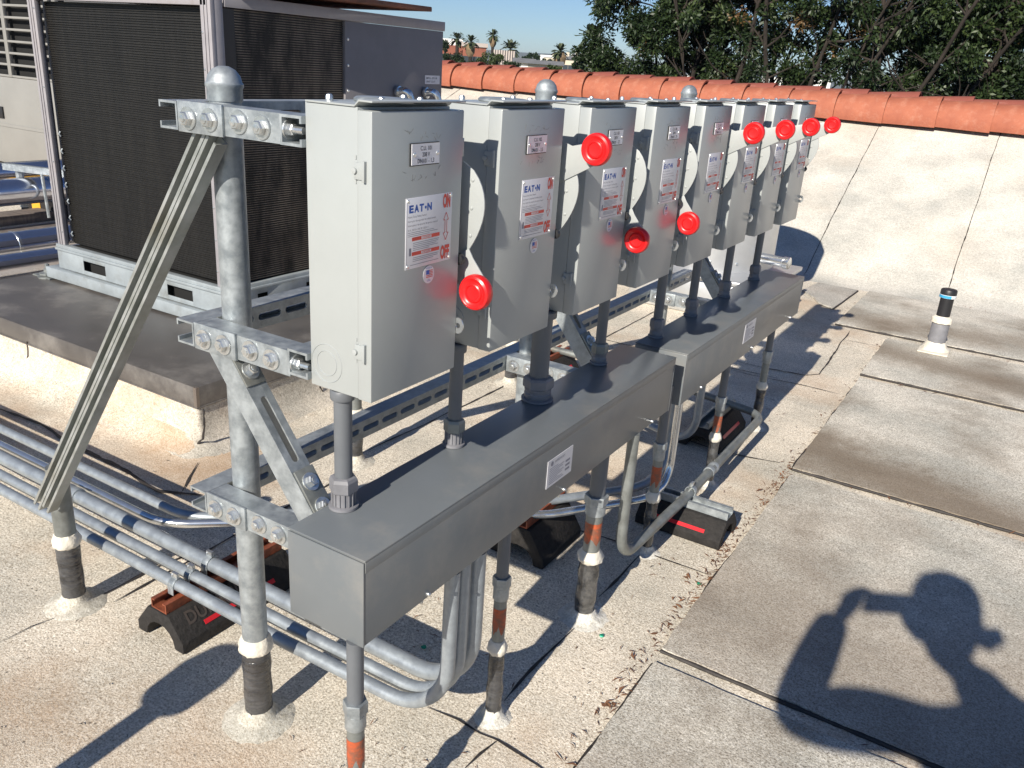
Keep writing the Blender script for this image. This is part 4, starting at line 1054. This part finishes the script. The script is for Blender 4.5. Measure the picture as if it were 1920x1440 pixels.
# rusty sheet and orange board left on top
m_ = MB(); P = [(-3.02,3.97),(-2.97,3.90),(-2.93,3.0),(-3.0,2.62),(-4.3,2.66),(-4.3,4.0)]
m_.prism([(x, y, 1.725) for x, y in P], (0,0,.022))
for v in m_.v: v.z += .010*math.sin(v.x*3)+.012*(v.y-3)
single('rusty_sheet', m_, M['rustlid'], 'rusty sheet lying on top of the condenser, its tip against the sky', 'sheet', bev=.002)
m_ = MB(); m_.box(-4.25, -3.05, 2.66, 3.42, 1.775, 1.83); single('orange_board', m_, M['orangebd'], 'orange board on top of the rusty sheet at the top edge of the picture', 'board', bev=.003)

# ------------------------------------------------------------------ second unit and jacketed pipes at the far left
UY = 5.2
def U(px, py): return hit(px, py, 1, UY)
a = U(62, 150); g0 = U(8, 147); zb_ = U(20,330).z
u = root('air_handler', (a.x-1.2, UY+.7, 0), 'beige louvred air handler behind the condenser at the left edge', 'air handler')
UX1 = a.x+.55; UX0 = UX1-3.2
zg0, zg1 = U(40,147).z, 2.15
m_ = MB(); m_.box(UX0, UX1, UY, UY+1.5, .12, zg0-.004); m_.box(UX0, UX1, UY, UY+1.5, zg1, zg1+.25); m_.box(UX0, UX1, UY+.10, UY+1.5, zg0, zg1-.001); part('cabinet', m_, M['beige'], u, bev=.006)
m_ = MB(); m_.box(UX0, UX1, UY-.008, UY-.001, zg0-.52, zg0-.49); part('panel_joint', m_, M['beige'], u)
m_ = MB(); m_.box(UX0+.02, UX1-.02, UY+.085, UY+.098, zg0+.002, zg1-.002); part('interior_shade_panel', m_, M['deep'], u)  # near-black sheet paints the shade behind the louvres
pitch = (U(20,12).z-U(20,147).z)/6.1
xv = [UX1-.02]; step = .80
xs_ = []
x_ = U(14,100).x
while x_ > UX0: x_ -= step
while x_ < UX1: xs_.append(x_); x_ += step
nrow = int((zg1-zg0)/pitch)
for k in range(nrow+1):
    m_ = MB(); m_.box(UX0, UX1, UY, UY+.03, zg0+k*pitch-.010+.01, zg0+k*pitch+.012+.01); part('louvre_bar', m_, M['beige'], u, bev=.003)
for x_ in xs_+[UX1-.03]:
    m_ = MB(); m_.box(x_-.03, x_+.03, UY-.004, UY+.034, zg0, zg1); part('louvre_post', m_, M['beige'], u, bev=.003)
q = U(2,210); m_ = MB(); m_.box(q.x-.06, q.x+.06, UY-.02, UY-.001, q.z-.06, q.z+.06); part('latch', m_, M['black'], u, bev=.004)
def jacket(p0, p1, r, label, rings=4, m='jacket'):
    p0 = Vector(p0); p1 = Vector(p1); o = root('jacketed_pipe', p0, label, 'insulated pipe', 'silver jacketed pipes at the far left')
    part('jacket', MB().tube([p0, p1], r, 20), M[m], o)
    for k in range(rings):
        c = p0.lerp(p1, (k+.5)/rings); d = (p1-p0).normalized()
        part('band', MB().lathe([(r*1.0,-.012),(r*1.03,-.010),(r*1.03,.010),(r*1.0,.012)], c, d, 20), M['conduitbright'], o)
a0 = G(45,322,.42); b0 = G(45,358,.36); c0 = G(45,385,.30); d0 = G(45,457,.24); e0 = G(45,494,.20)
jacket(a0+Vector((0,-2.6,0)), a0+Vector((0,1.5,0)), .085, 'upper silver jacketed pipe in front of the beige air handler', 5)
jacket(b0+Vector((0,-2.2,0)), b0+Vector((0,1.2,0)), .100, 'second silver jacketed pipe, just above the yellow-taped block', 5)
jacket(d0+Vector((0,-1.2,0)), d0+Vector((0,2.6,0)), .085, 'silver jacketed pipe in bluish shade behind the kerb', 5)
jacket(e0+Vector((0,-1.2,0)), e0+Vector((0,2.7,0)), .070, 'lowest silver jacketed pipe, nearest the kerb', 6)
s_ = G(56,318,.52)
m_ = MB(); channel(m_, s_+Vector((-.25,-.05,0)), s_+Vector((.35,.1,0)), (0,0,1)); o = single('pipe_hanger', m_, M['galv'], 'short galvanised strut across the jacketed pipes', 'hanger', smooth=False)
m_ = MB(); m_.tube([s_+Vector((.1,.03,-.02)), s_+Vector((.12,.03,-.35))], .012, 8); m_.tube([s_+Vector((-.15,0,-.02)), s_+Vector((-.15,0,-.30))], .03, 8); part('rod', m_, M['galv'], o)
yb = G(68,400,.0)
yb = Vector((G(70,402,.1).x, G(70,402,.1).y, 0))
m_ = MB(); m_.prism([yb+Vector((x,0,z)) for x, z in ((-.28,0),(-.22,.16),(-.1,.24),(.12,.24),(.25,.16),(.30,0))], (0,.5,0))
o = single('taped_block', m_, M['rubber'], 'black pipe block wrapped with yellow tape behind the condenser', 'support block', bev=.01)
m_ = MB(); m_.prism([yb+Vector((x,-.004,z)) for x, z in ((-.05,.08),(-.06,.243),(.06,.246),(.07,.08))], (0,.30,0)); part('yellow_tape', m_, M['yellow'], o)
for k, (px, py, ww) in enumerate(((40,412,.22),(40,432,.30))):
    c = G(px, py, .10); m_ = MB(); m_.box(c.x-ww/2, c.x+ww/2, c.y-2.2, c.y+1.2, .06+.05*k*0, .16-.06*k)
    single('roof_sleeper', m_, M['wood'], ('farther','nearer')[k]+' weathered timber sleeper under the jacketed pipes', 'timber', bev=.006)

# ------------------------------------------------------------------ mushroom exhaust fan by the sloped roof
fc = Vector((-1.82, 5.75, 0))
fan = root('exhaust_fan', fc, 'silver drum-shaped exhaust fan half hidden behind the last switches', 'exhaust fan')
m_ = MB(); m_.box(fc.x-.46, fc.x+.46, fc.y-.42, fc.y+.42, .0, .24); part('curb', m_, M['fan'], fan, bev=.02)
m_ = MB(); m_.box(fc.x-.48, fc.x+.50, fc.y-.44, fc.y+.44, .24, .268); part('curb_cap', m_, M['fan'], fan, bev=.004)
m_ = MB(); m_.lathe([(.40,.268),(.40,.30),(.385,.305),(.385,.76)], fc, n=48); part('drum', m_, M['fan'], fan)
m_ = MB(); m_.lathe([(.385,.76),(.47,.78),(.475,.82),(.475,1.14),(.44,1.22),(.33,1.29),(.16,1.335),(.001,1.345)], fc, n=48); part('hood', m_, M['fan'], fan)
for a in range(-150, -20, 26):
    for z in (.36, .60):
        d = Vector((math.cos(R(a+20)), math.sin(R(a+20)), 0)); m_ = MB(); m_.lathe([(.011,0),(.009,.006),(.001,.008)], fc+d*.385+Vector((0,0,z)), d, 8); part('rivet', m_, M['bolt'], fan)
q = Vector((fc.x+.36, fc.y-.16, .40))
m_ = MB(); m_.tube([q, q+Vector((.17,-.03,0))], .034, 16); m_.lathe([(.038,0),(.040,.004),(.040,.035),(.036,.038)], q+Vector((.15,-.027,0)), (1,-.18,0), 16); part('drain_spout', m_, M['conduitbright'], fan)
m_ = MB(); m_.lathe([(.50,.269),(.46,.285),(.41,.30)], fc, n=48); part('skirt', m_, M['fan'], fan)

# ------------------------------------------------------------------ outside: ground, trees, town
m_ = MB(); m_.add([(-4000,10.2,-7),(4000,10.2,-7),(4000,5000,-7),(-4000,5000,-7)], [(0,1,2,3)])
M['land'] = mat('distant land', (.09,.10,.06), .95, col2=(.16,.15,.11), vscale=.02)
struct('ground', m_, M['land'])
M['leaf'] = mat('evergreen leaf', (.026,.046,.014), .5, col2=(.012,.024,.008), vscale=1.4, spec=.4)
M['leaf2'] = mat('autumn leaf', (.13,.065,.02), .6, col2=(.13,.085,.03), vscale=2)
M['leafl'] = mat('light leaf', (.065,.092,.026), .5, col2=(.03,.052,.016), vscale=1.2)
M['palm'] = mat('palm frond', (.07,.085,.035), .6, col2=(.035,.05,.02), vscale=1)
M['skirt'] = mat('dead palm skirt', (.20,.14,.08), .9, var=.3, vscale=3)
def leaves(name, centers, radii, per, L, W_, m, parent, seed, squash=.8):
    g = np.random.default_rng(seed); n = len(centers)*per
    C = np.repeat(np.array(centers), per, 0); Rr = np.repeat(np.array(radii), per)[:, None]
    d = g.normal(size=(n,3)); d /= np.linalg.norm(d, axis=1, keepdims=True)
    rad = g.random((n,1))**.42; P = C + d*rad*Rr*np.array([1,1,squash])
    t = d*.8+g.normal(size=(n,3))*.8; t[:,2] -= .25; t /= np.linalg.norm(t, axis=1, keepdims=True)
    s = np.cross(t, g.normal(size=(n,3))); s /= np.linalg.norm(s, axis=1, keepdims=True)
    l = (L*(.6+.8*g.random((n,1)))); ww = W_*(.6+.8*g.random((n,1)))
    fold = np.cross(t, s)*ww*.35
    V = np.stack([P, P+t*l*.45+s*ww+fold, P+t*l, P+t*l*.45-s*ww+fold], 1) - np.array(wpos(parent))
    me = bpy.data.meshes.new(name); me.vertices.add(n*4); me.vertices.foreach_set('co', V.reshape(-1))
    me.loops.add(n*4); me.loops.foreach_set('vertex_index', np.arange(n*4)); me.polygons.add(n)
    me.polygons.foreach_set('loop_start', np.arange(0, n*4, 4)); me.polygons.foreach_set('loop_total', np.full(n, 4)); me.update()
    me.materials.append(m); o = link(name, me, parent); o['kind'] = 'stuff'; return o
def tree(x, y, base, nl, clumps, seed, label, lean=0, per=420, L=.095, W_=.019, orange=.06, group='dark evergreen trees beyond the terracotta tiles', bot=1.2, xmin=-99):
    rs = random.Random(seed); o = root('evergreen_tree', (x, y, base), label, 'tree', group)
    tr = MB(); tips = []
    for k in range(nl):
        a = rs.uniform(0, 2*math.pi); p = Vector((x+rs.uniform(-.15,.15), y+rs.uniform(-.15,.15), base)); path = [p]; dx = rs.uniform(-.28 if xmin < -50 else .0,.28)+lean; dy = rs.uniform(-.15,.15)
        z = base; top = rs.uniform(3.0, 4.6)
        while z < top:
            st = rs.uniform(.5,.8); z += st; k_ = max(0, (z-base-3)/4)
            p = p+Vector((dx*st*(.3+k_)+rs.uniform(-.07,.07), dy*st*(.3+k_)+rs.uniform(-.07,.07), st)); path.append(p)
        r0 = rs.uniform(.05,.095); tr.tube(path, [r0*(1-.75*i/(len(path)-1)) for i in range(len(path))], 7, caps=False)
        for i in range(int(len(path)*.5), len(path)):
            for _ in range(3 if nl < 8 else 2):
                q = path[i]; b = [q]; dd = Vector((rs.uniform(-1,1), rs.uniform(-.8,.8), rs.uniform(.1,1.1))).normalized()
                for s_ in range(5): q = q+dd*rs.uniform(.18,.34)+Vector((rs.uniform(-.08,.08), rs.uniform(-.08,.08), rs.uniform(-.04,.08))); b.append(q)
                if q.x < xmin: continue
                tr.tube(b, [.019*(1-.8*j/5) for j in range(6)], 5, caps=False); tips.append(q); tips.append(b[3])
    part('trunk', tr, M['bark'], o)
    cs, rr = [], []
    for (cx, cz, r) in clumps:
        for _ in range(max(3, int(r*r*16))):
            a = rs.uniform(0, 2*math.pi); q = r*math.sqrt(rs.random())
            cs.append((cx+q*math.cos(a), y+rs.uniform(-1,1)*r*.9, cz+q*math.sin(a)*.9)); rr.append(rs.uniform(.16,.34))
    for t in tips:
        if t.z > bot and t.x > xmin and rs.random() < .30: cs.append(tuple(t)); rr.append(rs.uniform(.15,.28))
    n1 = int(len(cs)*(1-orange))
    idx = list(range(len(cs))); rs.shuffle(idx); A = idx[:n1]; B = idx[n1:]
    leaves('crown', [cs[i] for i in A], [rr[i] for i in A], int(per*.55), L, W_, M['leaf'], o, seed)
    leaves('crown_highlights', [cs[i] for i in A[::2]], [rr[i]*1.05 for i in A[::2]], int(per*.28), L, W_, M['leafl'], o, seed+1)  # highlights painted with a paler leaf colour
    if B: leaves('autumn_leaves', [cs[i] for i in B], [rr[i]*.8 for i in B], int(per*.22), L*.9, W_, M['leaf2'], o, seed+2)
    return o
TYY = 17.5
def T(px, py): q = hit(px, py, 1, TYY); return q.x, q.z
def cl(*a): return [(*T(px, py), r/ FPX*19.6) for px, py, r in a]
tree(T(1225,180)[0], TYY, -6, 5, cl((1175,40,70),(1130,85,36),(1115,118,16),(1108,150,8),(1125,148,18),(1165,110,55),(1152,150,30),(1230,30,80),(1240,90,60),(1210,-40,90),(1220,135,35),(1180,145,35),(1270,40,60),(1255,150,22)), 11, 'leftmost bushy evergreen, its rounded crown against the open sky', xmin=T(1120,100)[0])
tree(T(1345,180)[0], TYY+.5, -6, 5, cl((1330,30,80),(1400,20,60),(1365,75,36),(1330,-50,80),(1420,70,30),(1385,140,16),(1340,115,16),(1430,-40,70),(1365,160,18),(1310,85,30)), 12, 'second evergreen, with thin bare trunks and a gap of sky to its left', lean=.05)
tree(T(1465,180)[0], TYY-.4, -6, 9, cl((1490,5,55),(1530,50,38),(1475,70,26),(1460,-40,60),(1550,-20,50),(1560,88,20),(1500,135,13),(1582,135,15),(1440,120,14)), 13, 'evergreen in the middle of the clump with many crossing trunks', lean=.08, per=270)
tree(T(1610,190)[0], TYY+.3, -6, 9, cl((1610,0,48),(1648,30,28),(1620,75,20),(1580,35,34),(1715,-10,50),(1705,60,20),(1612,142,20),(1655,-50,55)), 14, 'open evergreen with leaning trunks and sky showing through', lean=.22, per=230)
tree(T(1720,190)[0], TYY-.2, -6, 5, cl((1755,20,50),(1768,80,48),(1730,120,45),(1790,130,50),(1780,30,60),(1770,-40,70),(1720,155,25),(1830,150,35),(1800,160,30)), 15, 'dense dark evergreen to the right of the leaning trunks')
tree(T(1870,190)[0], TYY+.1, -6, 5, cl((1850,20,70),(1880,80,70),(1860,140,55),(1920,120,70),(1910,30,80),(1980,80,90),(1990,150,70),(1880,-50,80),(2060,60,90),(2080,140,80)), 16, 'rightmost dense evergreen, cut by the edge of the picture')
tree(T(2250,190)[0], TYY+.6, -6, 5, cl((2180,20,110),(2260,60,110),(2200,140,90),(2350,60,120),(2300,160,90)), 17, 'evergreen continuing the tree line outside the right edge', per=120)

def far(px, py, dist):   # point at horizontal distance dist seen at a picture position
    d = CF*FPX + CR*(px-960) - CU*(py-720); return CAM + d*(dist/math.hypot(d.x, d.y))
def palm(px, ptop, dist, label, skirt=True, r=1.5):
    c = far(px, ptop, dist); base = -7; o = root('palm_tree', (c.x, c.y, base), label, 'palm tree', 'tall fan palms in the distance')
    top = c.z-r*.7; part('trunk', MB().tube([(c.x+.3,c.y,base),(c.x+.1,c.y,(base+top)/2),(c.x,c.y,top)], [.35,.26,.24], 8), M['bark'], o)
    f = MB(); rs = random.Random(int(px)); 
    for k in range(46):
        a = rs.uniform(0, 2*math.pi); e = rs.uniform(-.75, 1.35); d = Vector((math.cos(a)*math.cos(e), math.sin(a)*math.cos(e), math.sin(e))); s = Vector((-math.sin(a), math.cos(a), 0))
        p0 = Vector((c.x, c.y, top)); p1 = p0+d*r*.6; p2 = p0+d*r-Vector((0,0,r*.22))
        f.add([p0, p1+s*.17*r, p2+s*.10*r, p2+d*.1*r-s*.02, p2-s*.12*r, p1-s*.17*r], [(0,1,2,3,4,5)])
    part('crown', f, M['palm'], o, smooth=False)
    if skirt:
        m_ = MB(); m_.lathe([(.30,-r*1.5),(.55,-r*1.1),(.62,-r*.5),(.35,-.05)], (c.x,c.y,top), n=9, jit=.18); part('dead_skirt', m_, M['skirt'], o)
palm(858,61,125,'first palm from the left, in front of the white roof', False, 1.2); palm(883,67,118,'second palm from the left, beside the brick building', True, 1.15); palm(925,56,150,'lone slender palm standing highest against the sky', True, 1.2)
palm(1052,83,95,'palm nearest the dark evergreens, above grey house roofs', True, 1.05); palm(1117,48,60,'yellowish palm poking out behind the leftmost evergreen', False, 1.4)
palm(958,76,190,'wide low palm by the ruined columns', False, 2.4)
def blob(px, py, dist, wpx, hpx, label, m='leaf', name='far_tree', cat='tree', n=1500, seed=1, grp='leafy trees among the distant buildings'):
    k = dist/FPX; c = far(px, py, dist); o = root(name, (c.x, c.y, -7), label, cat, grp); rs = random.Random(seed)
    part('trunk', MB().tube([(c.x,c.y,-7),(c.x,c.y,c.z)], [.3,.12], 6), M['bark'], o)
    cs = [(c.x+rs.uniform(-1,1)*wpx*k*.8, c.y+rs.uniform(-1,1)*wpx*k*.5, c.z+rs.uniform(-1,.8)*hpx*k*.8) for _ in range(12)]
    leaves('crown', cs, [hpx*k*rs.uniform(.35,.6) for _ in cs], n//12, 3.2*k, 1.1*k, M[m], o, seed+50)
blob(850,113,80,26,13,'dark hedge-like tree beside the condenser, left of the brick building',seed=3); blob(918,112,85,24,13,'rounded green tree in front of the columns','leafl',seed=4,n=2000); blob(880,122,70,20,9,'low dark tree just above the tiles',seed=5)
blob(835,86,120,3,11,'narrow cypress at the left end of the distant view',seed=6,n=500); blob(1002,108,170,22,7,'distant dark grove right of the columns',seed=7); blob(1030,117,140,14,6,'small tree beside the grey roofs',seed=8,n=800)
blob(955,122,75,18,7,'low shrub in front of the column row',seed=10,n=900); blob(1090,118,60,16,12,'bush at the foot of the leftmost evergreen',seed=12,n=1400); blob(1040,128,48,14,5,'shrub tops just over the tiles','leafl',seed=14,n=900)
M['brick'] = mat('red brick', (.27,.095,.06), .85, var=.15, vscale=.6); M['wht'] = mat('white roof', (.80,.80,.78), .7); M['stucco'] = mat('cream stucco', (.66,.58,.45), .85); M['roofg'] = mat('grey shingles', (.20,.20,.20), .9, var=.2, vscale=1); M['colm'] = mat('pale concrete', (.46,.40,.36), .85); M['win'] = mat('window glass', (.05,.06,.07), .15)
def bld(px0, px1, ptop, pbot, dist, depth, m, label, roofm=None, pitch=0, wins=0, name='building', grp='distant buildings'):
    a = far(px0, ptop, dist); b = far(px1, ptop, dist); d = (b-a); d.z = 0; L = d.length; d.normalize(); n_ = Vector((-d.y, d.x, 0)); zt = (a.z+b.z)/2
    o = root(name, ((a.x+b.x)/2, (a.y+b.y)/2, -7), label, 'building', grp); up = Vector((0,0,1))
    c = (a+b)/2; c.z = (zt-7)/2
    m_ = MB(); m_.obox(c+n_*depth/2, d, n_, up, L/2, depth/2, (zt+7)/2); part('wall', m_, m, o)
    if roofm is not None:
        m_ = MB(); h = pitch*dist/FPX; a0 = Vector((a.x,a.y,zt))-d*.3-n_*.4
        if pitch: m_.prism([a0, a0+n_*(depth+.8), a0+n_*(depth+.8)/2+up*h], d*(L+.6))
        else: m_.obox(Vector((c.x,c.y,zt+.25))+n_*depth/2, d, n_, up, L/2+.2, depth/2+.2, .25)
        part('roof', m_, roofm, o, smooth=False)
    for k in range(wins):
        q = Vector((a.x,a.y,zt))+d*(L*(k+.5)/wins)-up*1.8; m_ = MB(); m_.obox(q-n_*.05, d, n_, up, .55, .04, .6); part('window', m_, M['win'], o)
    return o
bld(828,877,85,106,128,14,M['brick'],'red brick building with a white roof block behind the first palms',None,0,3)
bld(830,868,73,86,136,8,M['wht'],'white plant room rising above the brick building')
bld(868,912,88,112,122,10,M['brick'],'lower brick wing to the right of the brick building',M['colm'],0,4)
o = root('colonnade', far(950,112,118), 'row of pale upright columns right of the brick wing', 'columns')
for k in range(9):
    p = far(928+k*4.6, 93+k*.35, 118); q = Vector((p.x,p.y,-4)); m_ = MB(); m_.obox((p+q)/2, (1,0,0), (0,1,0), (0,0,1), .11, .11, (p.z-q.z)/2); part('column', m_, M['colm'], o)
bld(966,1000,118,135,88,9,M['wht'],'white gabled house with a grey roof just above the tiles',M['roofg'],8,2); bld(990,1052,121,140,80,8,M['stucco'],'long low house with a grey shingle roof',M['roofg'],7,3)
bld(1020,1050,108,122,230,12,M['stucco'],'cream house on the rise left of the tall palm',M['wht'],0,3); bld(1056,1076,111,124,200,12,M['stucco'],'cream gabled house right of the tall palm',M['roofg'],5,2); bld(1013,1028,103,112,330,10,M['wht'],'small white house on the far rise')
for k, (px, py) in enumerate(((1035,97),(1046,99),(1062,95),(1071,98),(1079,94),(1088,97))):
    bld(px, px+6, py+3, py+9, 620+k*25, 8, M['wht' if k % 2 else 'stucco'], 'tiny pale house on the far hillside, '+('first','second','third','fourth','fifth','sixth')[k]+' from the left', None)
for k, (px, w_) in enumerate(((1290,38),(1430,40),(1500,60),(1700,30))):
    bld(px, px+w_, 133+k*5, 170, 60+6*k, 8, M['wht'], ('pale house seen under the second evergreen','pale house glimpsed between the thin trunks','long pale house behind the middle trunks','pale wall glimpsed under the dense evergreens')[k], M['roofg'], 5)
# hills
m_ = MB(); b = 0; n = 160
for k in range(n+1):
    a = R(-75+120*k/n); dd = 1400; h = 6+9*mnoise.noise(Vector((k*.06,1,0)))+5*mnoise.noise(Vector((k*.21,4,0)))+ (14 if k < 70 else 4)
    x, y = math.sin(a), math.cos(a)
    m_.v += [Vector((x*700,y*700,-7)), Vector((x*1150,y*1150,h*.5)), Vector((x*1500,y*1500,h)), Vector((x*2200,y*2200,-7))]
for k in range(n):
    for j in range(3): q = 4*k+j; m_.f.append((q, q+1, q+5, q+4))
M['hill'] = mat('hazy hill', (.13,.16,.15), .95, col2=(.20,.21,.20), vscale=.03)  # haze is greyed into the hill colour
struct('hills', m_, M['hill'])

# ------------------------------------------------------------------ the photographer, who casts the shadow on the pads
M['cloth'] = mat('dark work shirt', (.05,.06,.09), .85); M['trouser'] = mat('dark trousers', (.035,.035,.04), .85); M['skin'] = mat('skin', (.48,.28,.19), .55); M['capm'] = mat('cap', (.03,.03,.03), .8)
per = root('person', (.34, -.42, 0), 'person standing behind the camera taking the photograph with both arms raised, wearing a cap', 'person')
ox = wpos(per)
def skin(name, verts, edges, m, rootv=0, sub=2):
    me = bpy.data.meshes.new(name); me.from_pydata([tuple(Vector(v[:3])-ox) for v in verts], edges, []); o = link(name, me, per)
    sk = o.modifiers.new('skin', 'SKIN'); sk.use_smooth_shade = True
    for i, v in enumerate(verts):
        r = v[3:]; me.skin_vertices[0].data[i].radius = (r[0], r[1] if len(r) > 1 else r[0]); me.skin_vertices[0].data[i].use_root = (i == rootv)
    s = o.modifiers.new('sub', 'SUBSURF'); s.levels = s.render_levels = sub
    me.materials.append(m); return o
FR = Vector((.86,.51,0)); FF = Vector((-.51,.86,0))
def pv(f, r, z): q = Vector((.26,-.36,0))+FF*f+FR*r; return (q.x, q.y, z)   # body frame: f forward, r right
V = [(.44,-.47,.92,.15,.13),(.43,-.43,1.14,.14,.12),(.39,-.38,1.36,.15,.12),(.34,-.33,1.50,.085,.08),(.28,-.30,1.56,.058,.058),
     (.23,-.39,1.42,.062,.062),(.05,-.26,1.30,.080,.075),(-.112,-.125,1.175,.074,.066),(-.098,-.090,1.29,.066,.062),(-.092,-.060,1.37,.056,.050),(-.080,-.056,1.43,.050,.044),
     (.53,-.27,1.50,.075,.075),(.50,-.17,1.42,.060,.060),(.42,-.09,1.34,.055,.050),(.29,-.06,1.39,.050,.045),(.165,-.05,1.445,.036,.034),
     (*pv(0-.02,.10,.86),.095,.095),(*pv(.02,.08,.48),.062,.062),(*pv(-.02,.07,.10),.045,.045),(*pv(.10,.06,.04),.04,.03),
     (*pv(-.02,.30,.86),.095,.095),(*pv(.0,.33,.48),.062,.062),(*pv(-.03,.35,.10),.045,.045),(*pv(.09,.37,.04),.04,.03)]
E_ = [(0,1),(1,2),(2,3),(3,4),(2,5),(5,6),(6,7),(7,8),(8,9),(9,10),(2,11),(11,12),(12,13),(13,14),(14,15),(0,16),(16,17),(17,18),(18,19),(0,20),(20,21),(21,22),(22,23)]
skin('body', V, E_, M['cloth'])
hc = Vector((.225,-.265,1.670))
m_ = MB(); m_.lathe([(.001,-.125),(.045,-.12),(.070,-.09),(.084,-.04),(.092,.02),(.090,.065),(.070,.105),(.035,.122),(.001,.126)], hc, (-.15,.2,1), 24)
part('head', m_, M['skin'], per)
m_ = MB(); m_.lathe([(.100,.025),(.104,.03),(.101,.075),(.080,.118),(.040,.138),(.001,.142)], hc, (-.15,.2,1), 24)
b_ = hc-FF*.080+FR*.05+Vector((0,0,.022)); m_.prism([b_+FR*x-FF*y+Vector((0,0,z)) for x, y, z in ((-.07,0,0),(-.06,.05,-.012),(0,.085,-.02),(.06,.05,-.012),(.07,0,0))], (0,0,.004)); part('cap', m_, M['capm'], per)
m_ = MB(); m_.lathe([(.001,0),(.016,.008),(.020,.03),(.010,.045),(.001,.048)], hc+FF*.088+Vector((0,0,-.02)), (0,.2,1), 10); part('nose', m_, M['skin'], per)
for sg in (-1,1):
    m_ = MB(); m_.lathe([(.001,0),(.02,.004),(.026,.010),(.012,.016),(.001,.017)], hc+FR*sg*.088, FR*sg, 12); part('ear', m_, M['skin'], per)
# hands: palm plus five bent fingers each
def hand(wr, palm, fdir, curl, thumb, name='hand', k_=1.3):
    wr = Vector(wr); palm = Vector(palm); f = Vector(fdir).normalized(); c = Vector(curl).normalized(); side = f.cross(c)
    Vv = [(*wr,.034,.028),(*palm,.042,.024)]; Ee = [(0,1)]
    for k, (o_, L) in enumerate(((-.036,.084),(-.012,.096),(.012,.090),(.035,.070))):
        b0 = palm+side*o_+f*.012; p1 = b0+f*L*.45; p2 = p1+(f*.6+c*.6)*L*.35; p3 = p2+(f*.1+c*.9)*L*.3; i = len(Vv)
        Vv += [(*b0,.0120,.0120),(*p1,.0112,.0112),(*p2,.0100,.0100),(*p3,.0088,.0088)]; Ee += [(1,i),(i,i+1),(i+1,i+2),(i+2,i+3)]
    t = Vector(thumb).normalized(); b0 = palm-side*.025-f*.03; i = len(Vv); Vv += [(*(b0+t*.025),.011,.011),(*(b0+t*.055),.0095,.0095),(*(b0+t*.055+f*.025),.008,.008)]; Ee += [(1,i),(i,i+1),(i+1,i+2)]
    skin(name, Vv, Ee, M['skin'])
ph = CAM - FF*.030 + FR*.035
hand((-.078,-.056,1.42), (-.052,-.048,1.468), (-.03,.0,1), -FF*.3+FR*.15, Vector((0,0,1))+FR*.9)
hand((.165,-.05,1.445), tuple(ph+FR*.075+Vector((0,0,-.035))-FF*.022), (-.15,0,1), -FF*.3-FR*.3, Vector((0,0,1))-FR*.2)
m_ = MB(); m_.obox(ph-FF*.004, FR, Vector((0,0,1)), FF, .078, .037, .004)
single('phone', m_, M['black'], 'black phone held sideways in both hands behind the camera position', 'phone', bev=.002)

# ------------------------------------------------------------------ air
hz = bpy.data.materials.new('haze'); hz.use_nodes = True; nt = hz.node_tree; nt.nodes.clear()
vo = nt.nodes.new('ShaderNodeVolumePrincipled'); ou = nt.nodes.new('ShaderNodeOutputMaterial'); nt.links.new(vo.outputs[0], ou.inputs['Volume'])
vo.inputs['Color'].default_value = (.72, .84, 1, 1); vo.inputs['Density'].default_value = .00018; vo.inputs['Anisotropy'].default_value = .2
m_ = MB(); m_.box(-3200, 3200, -60, 3300, -8, 40)
struct('haze', m_, hz, kind='stuff', smooth=False)
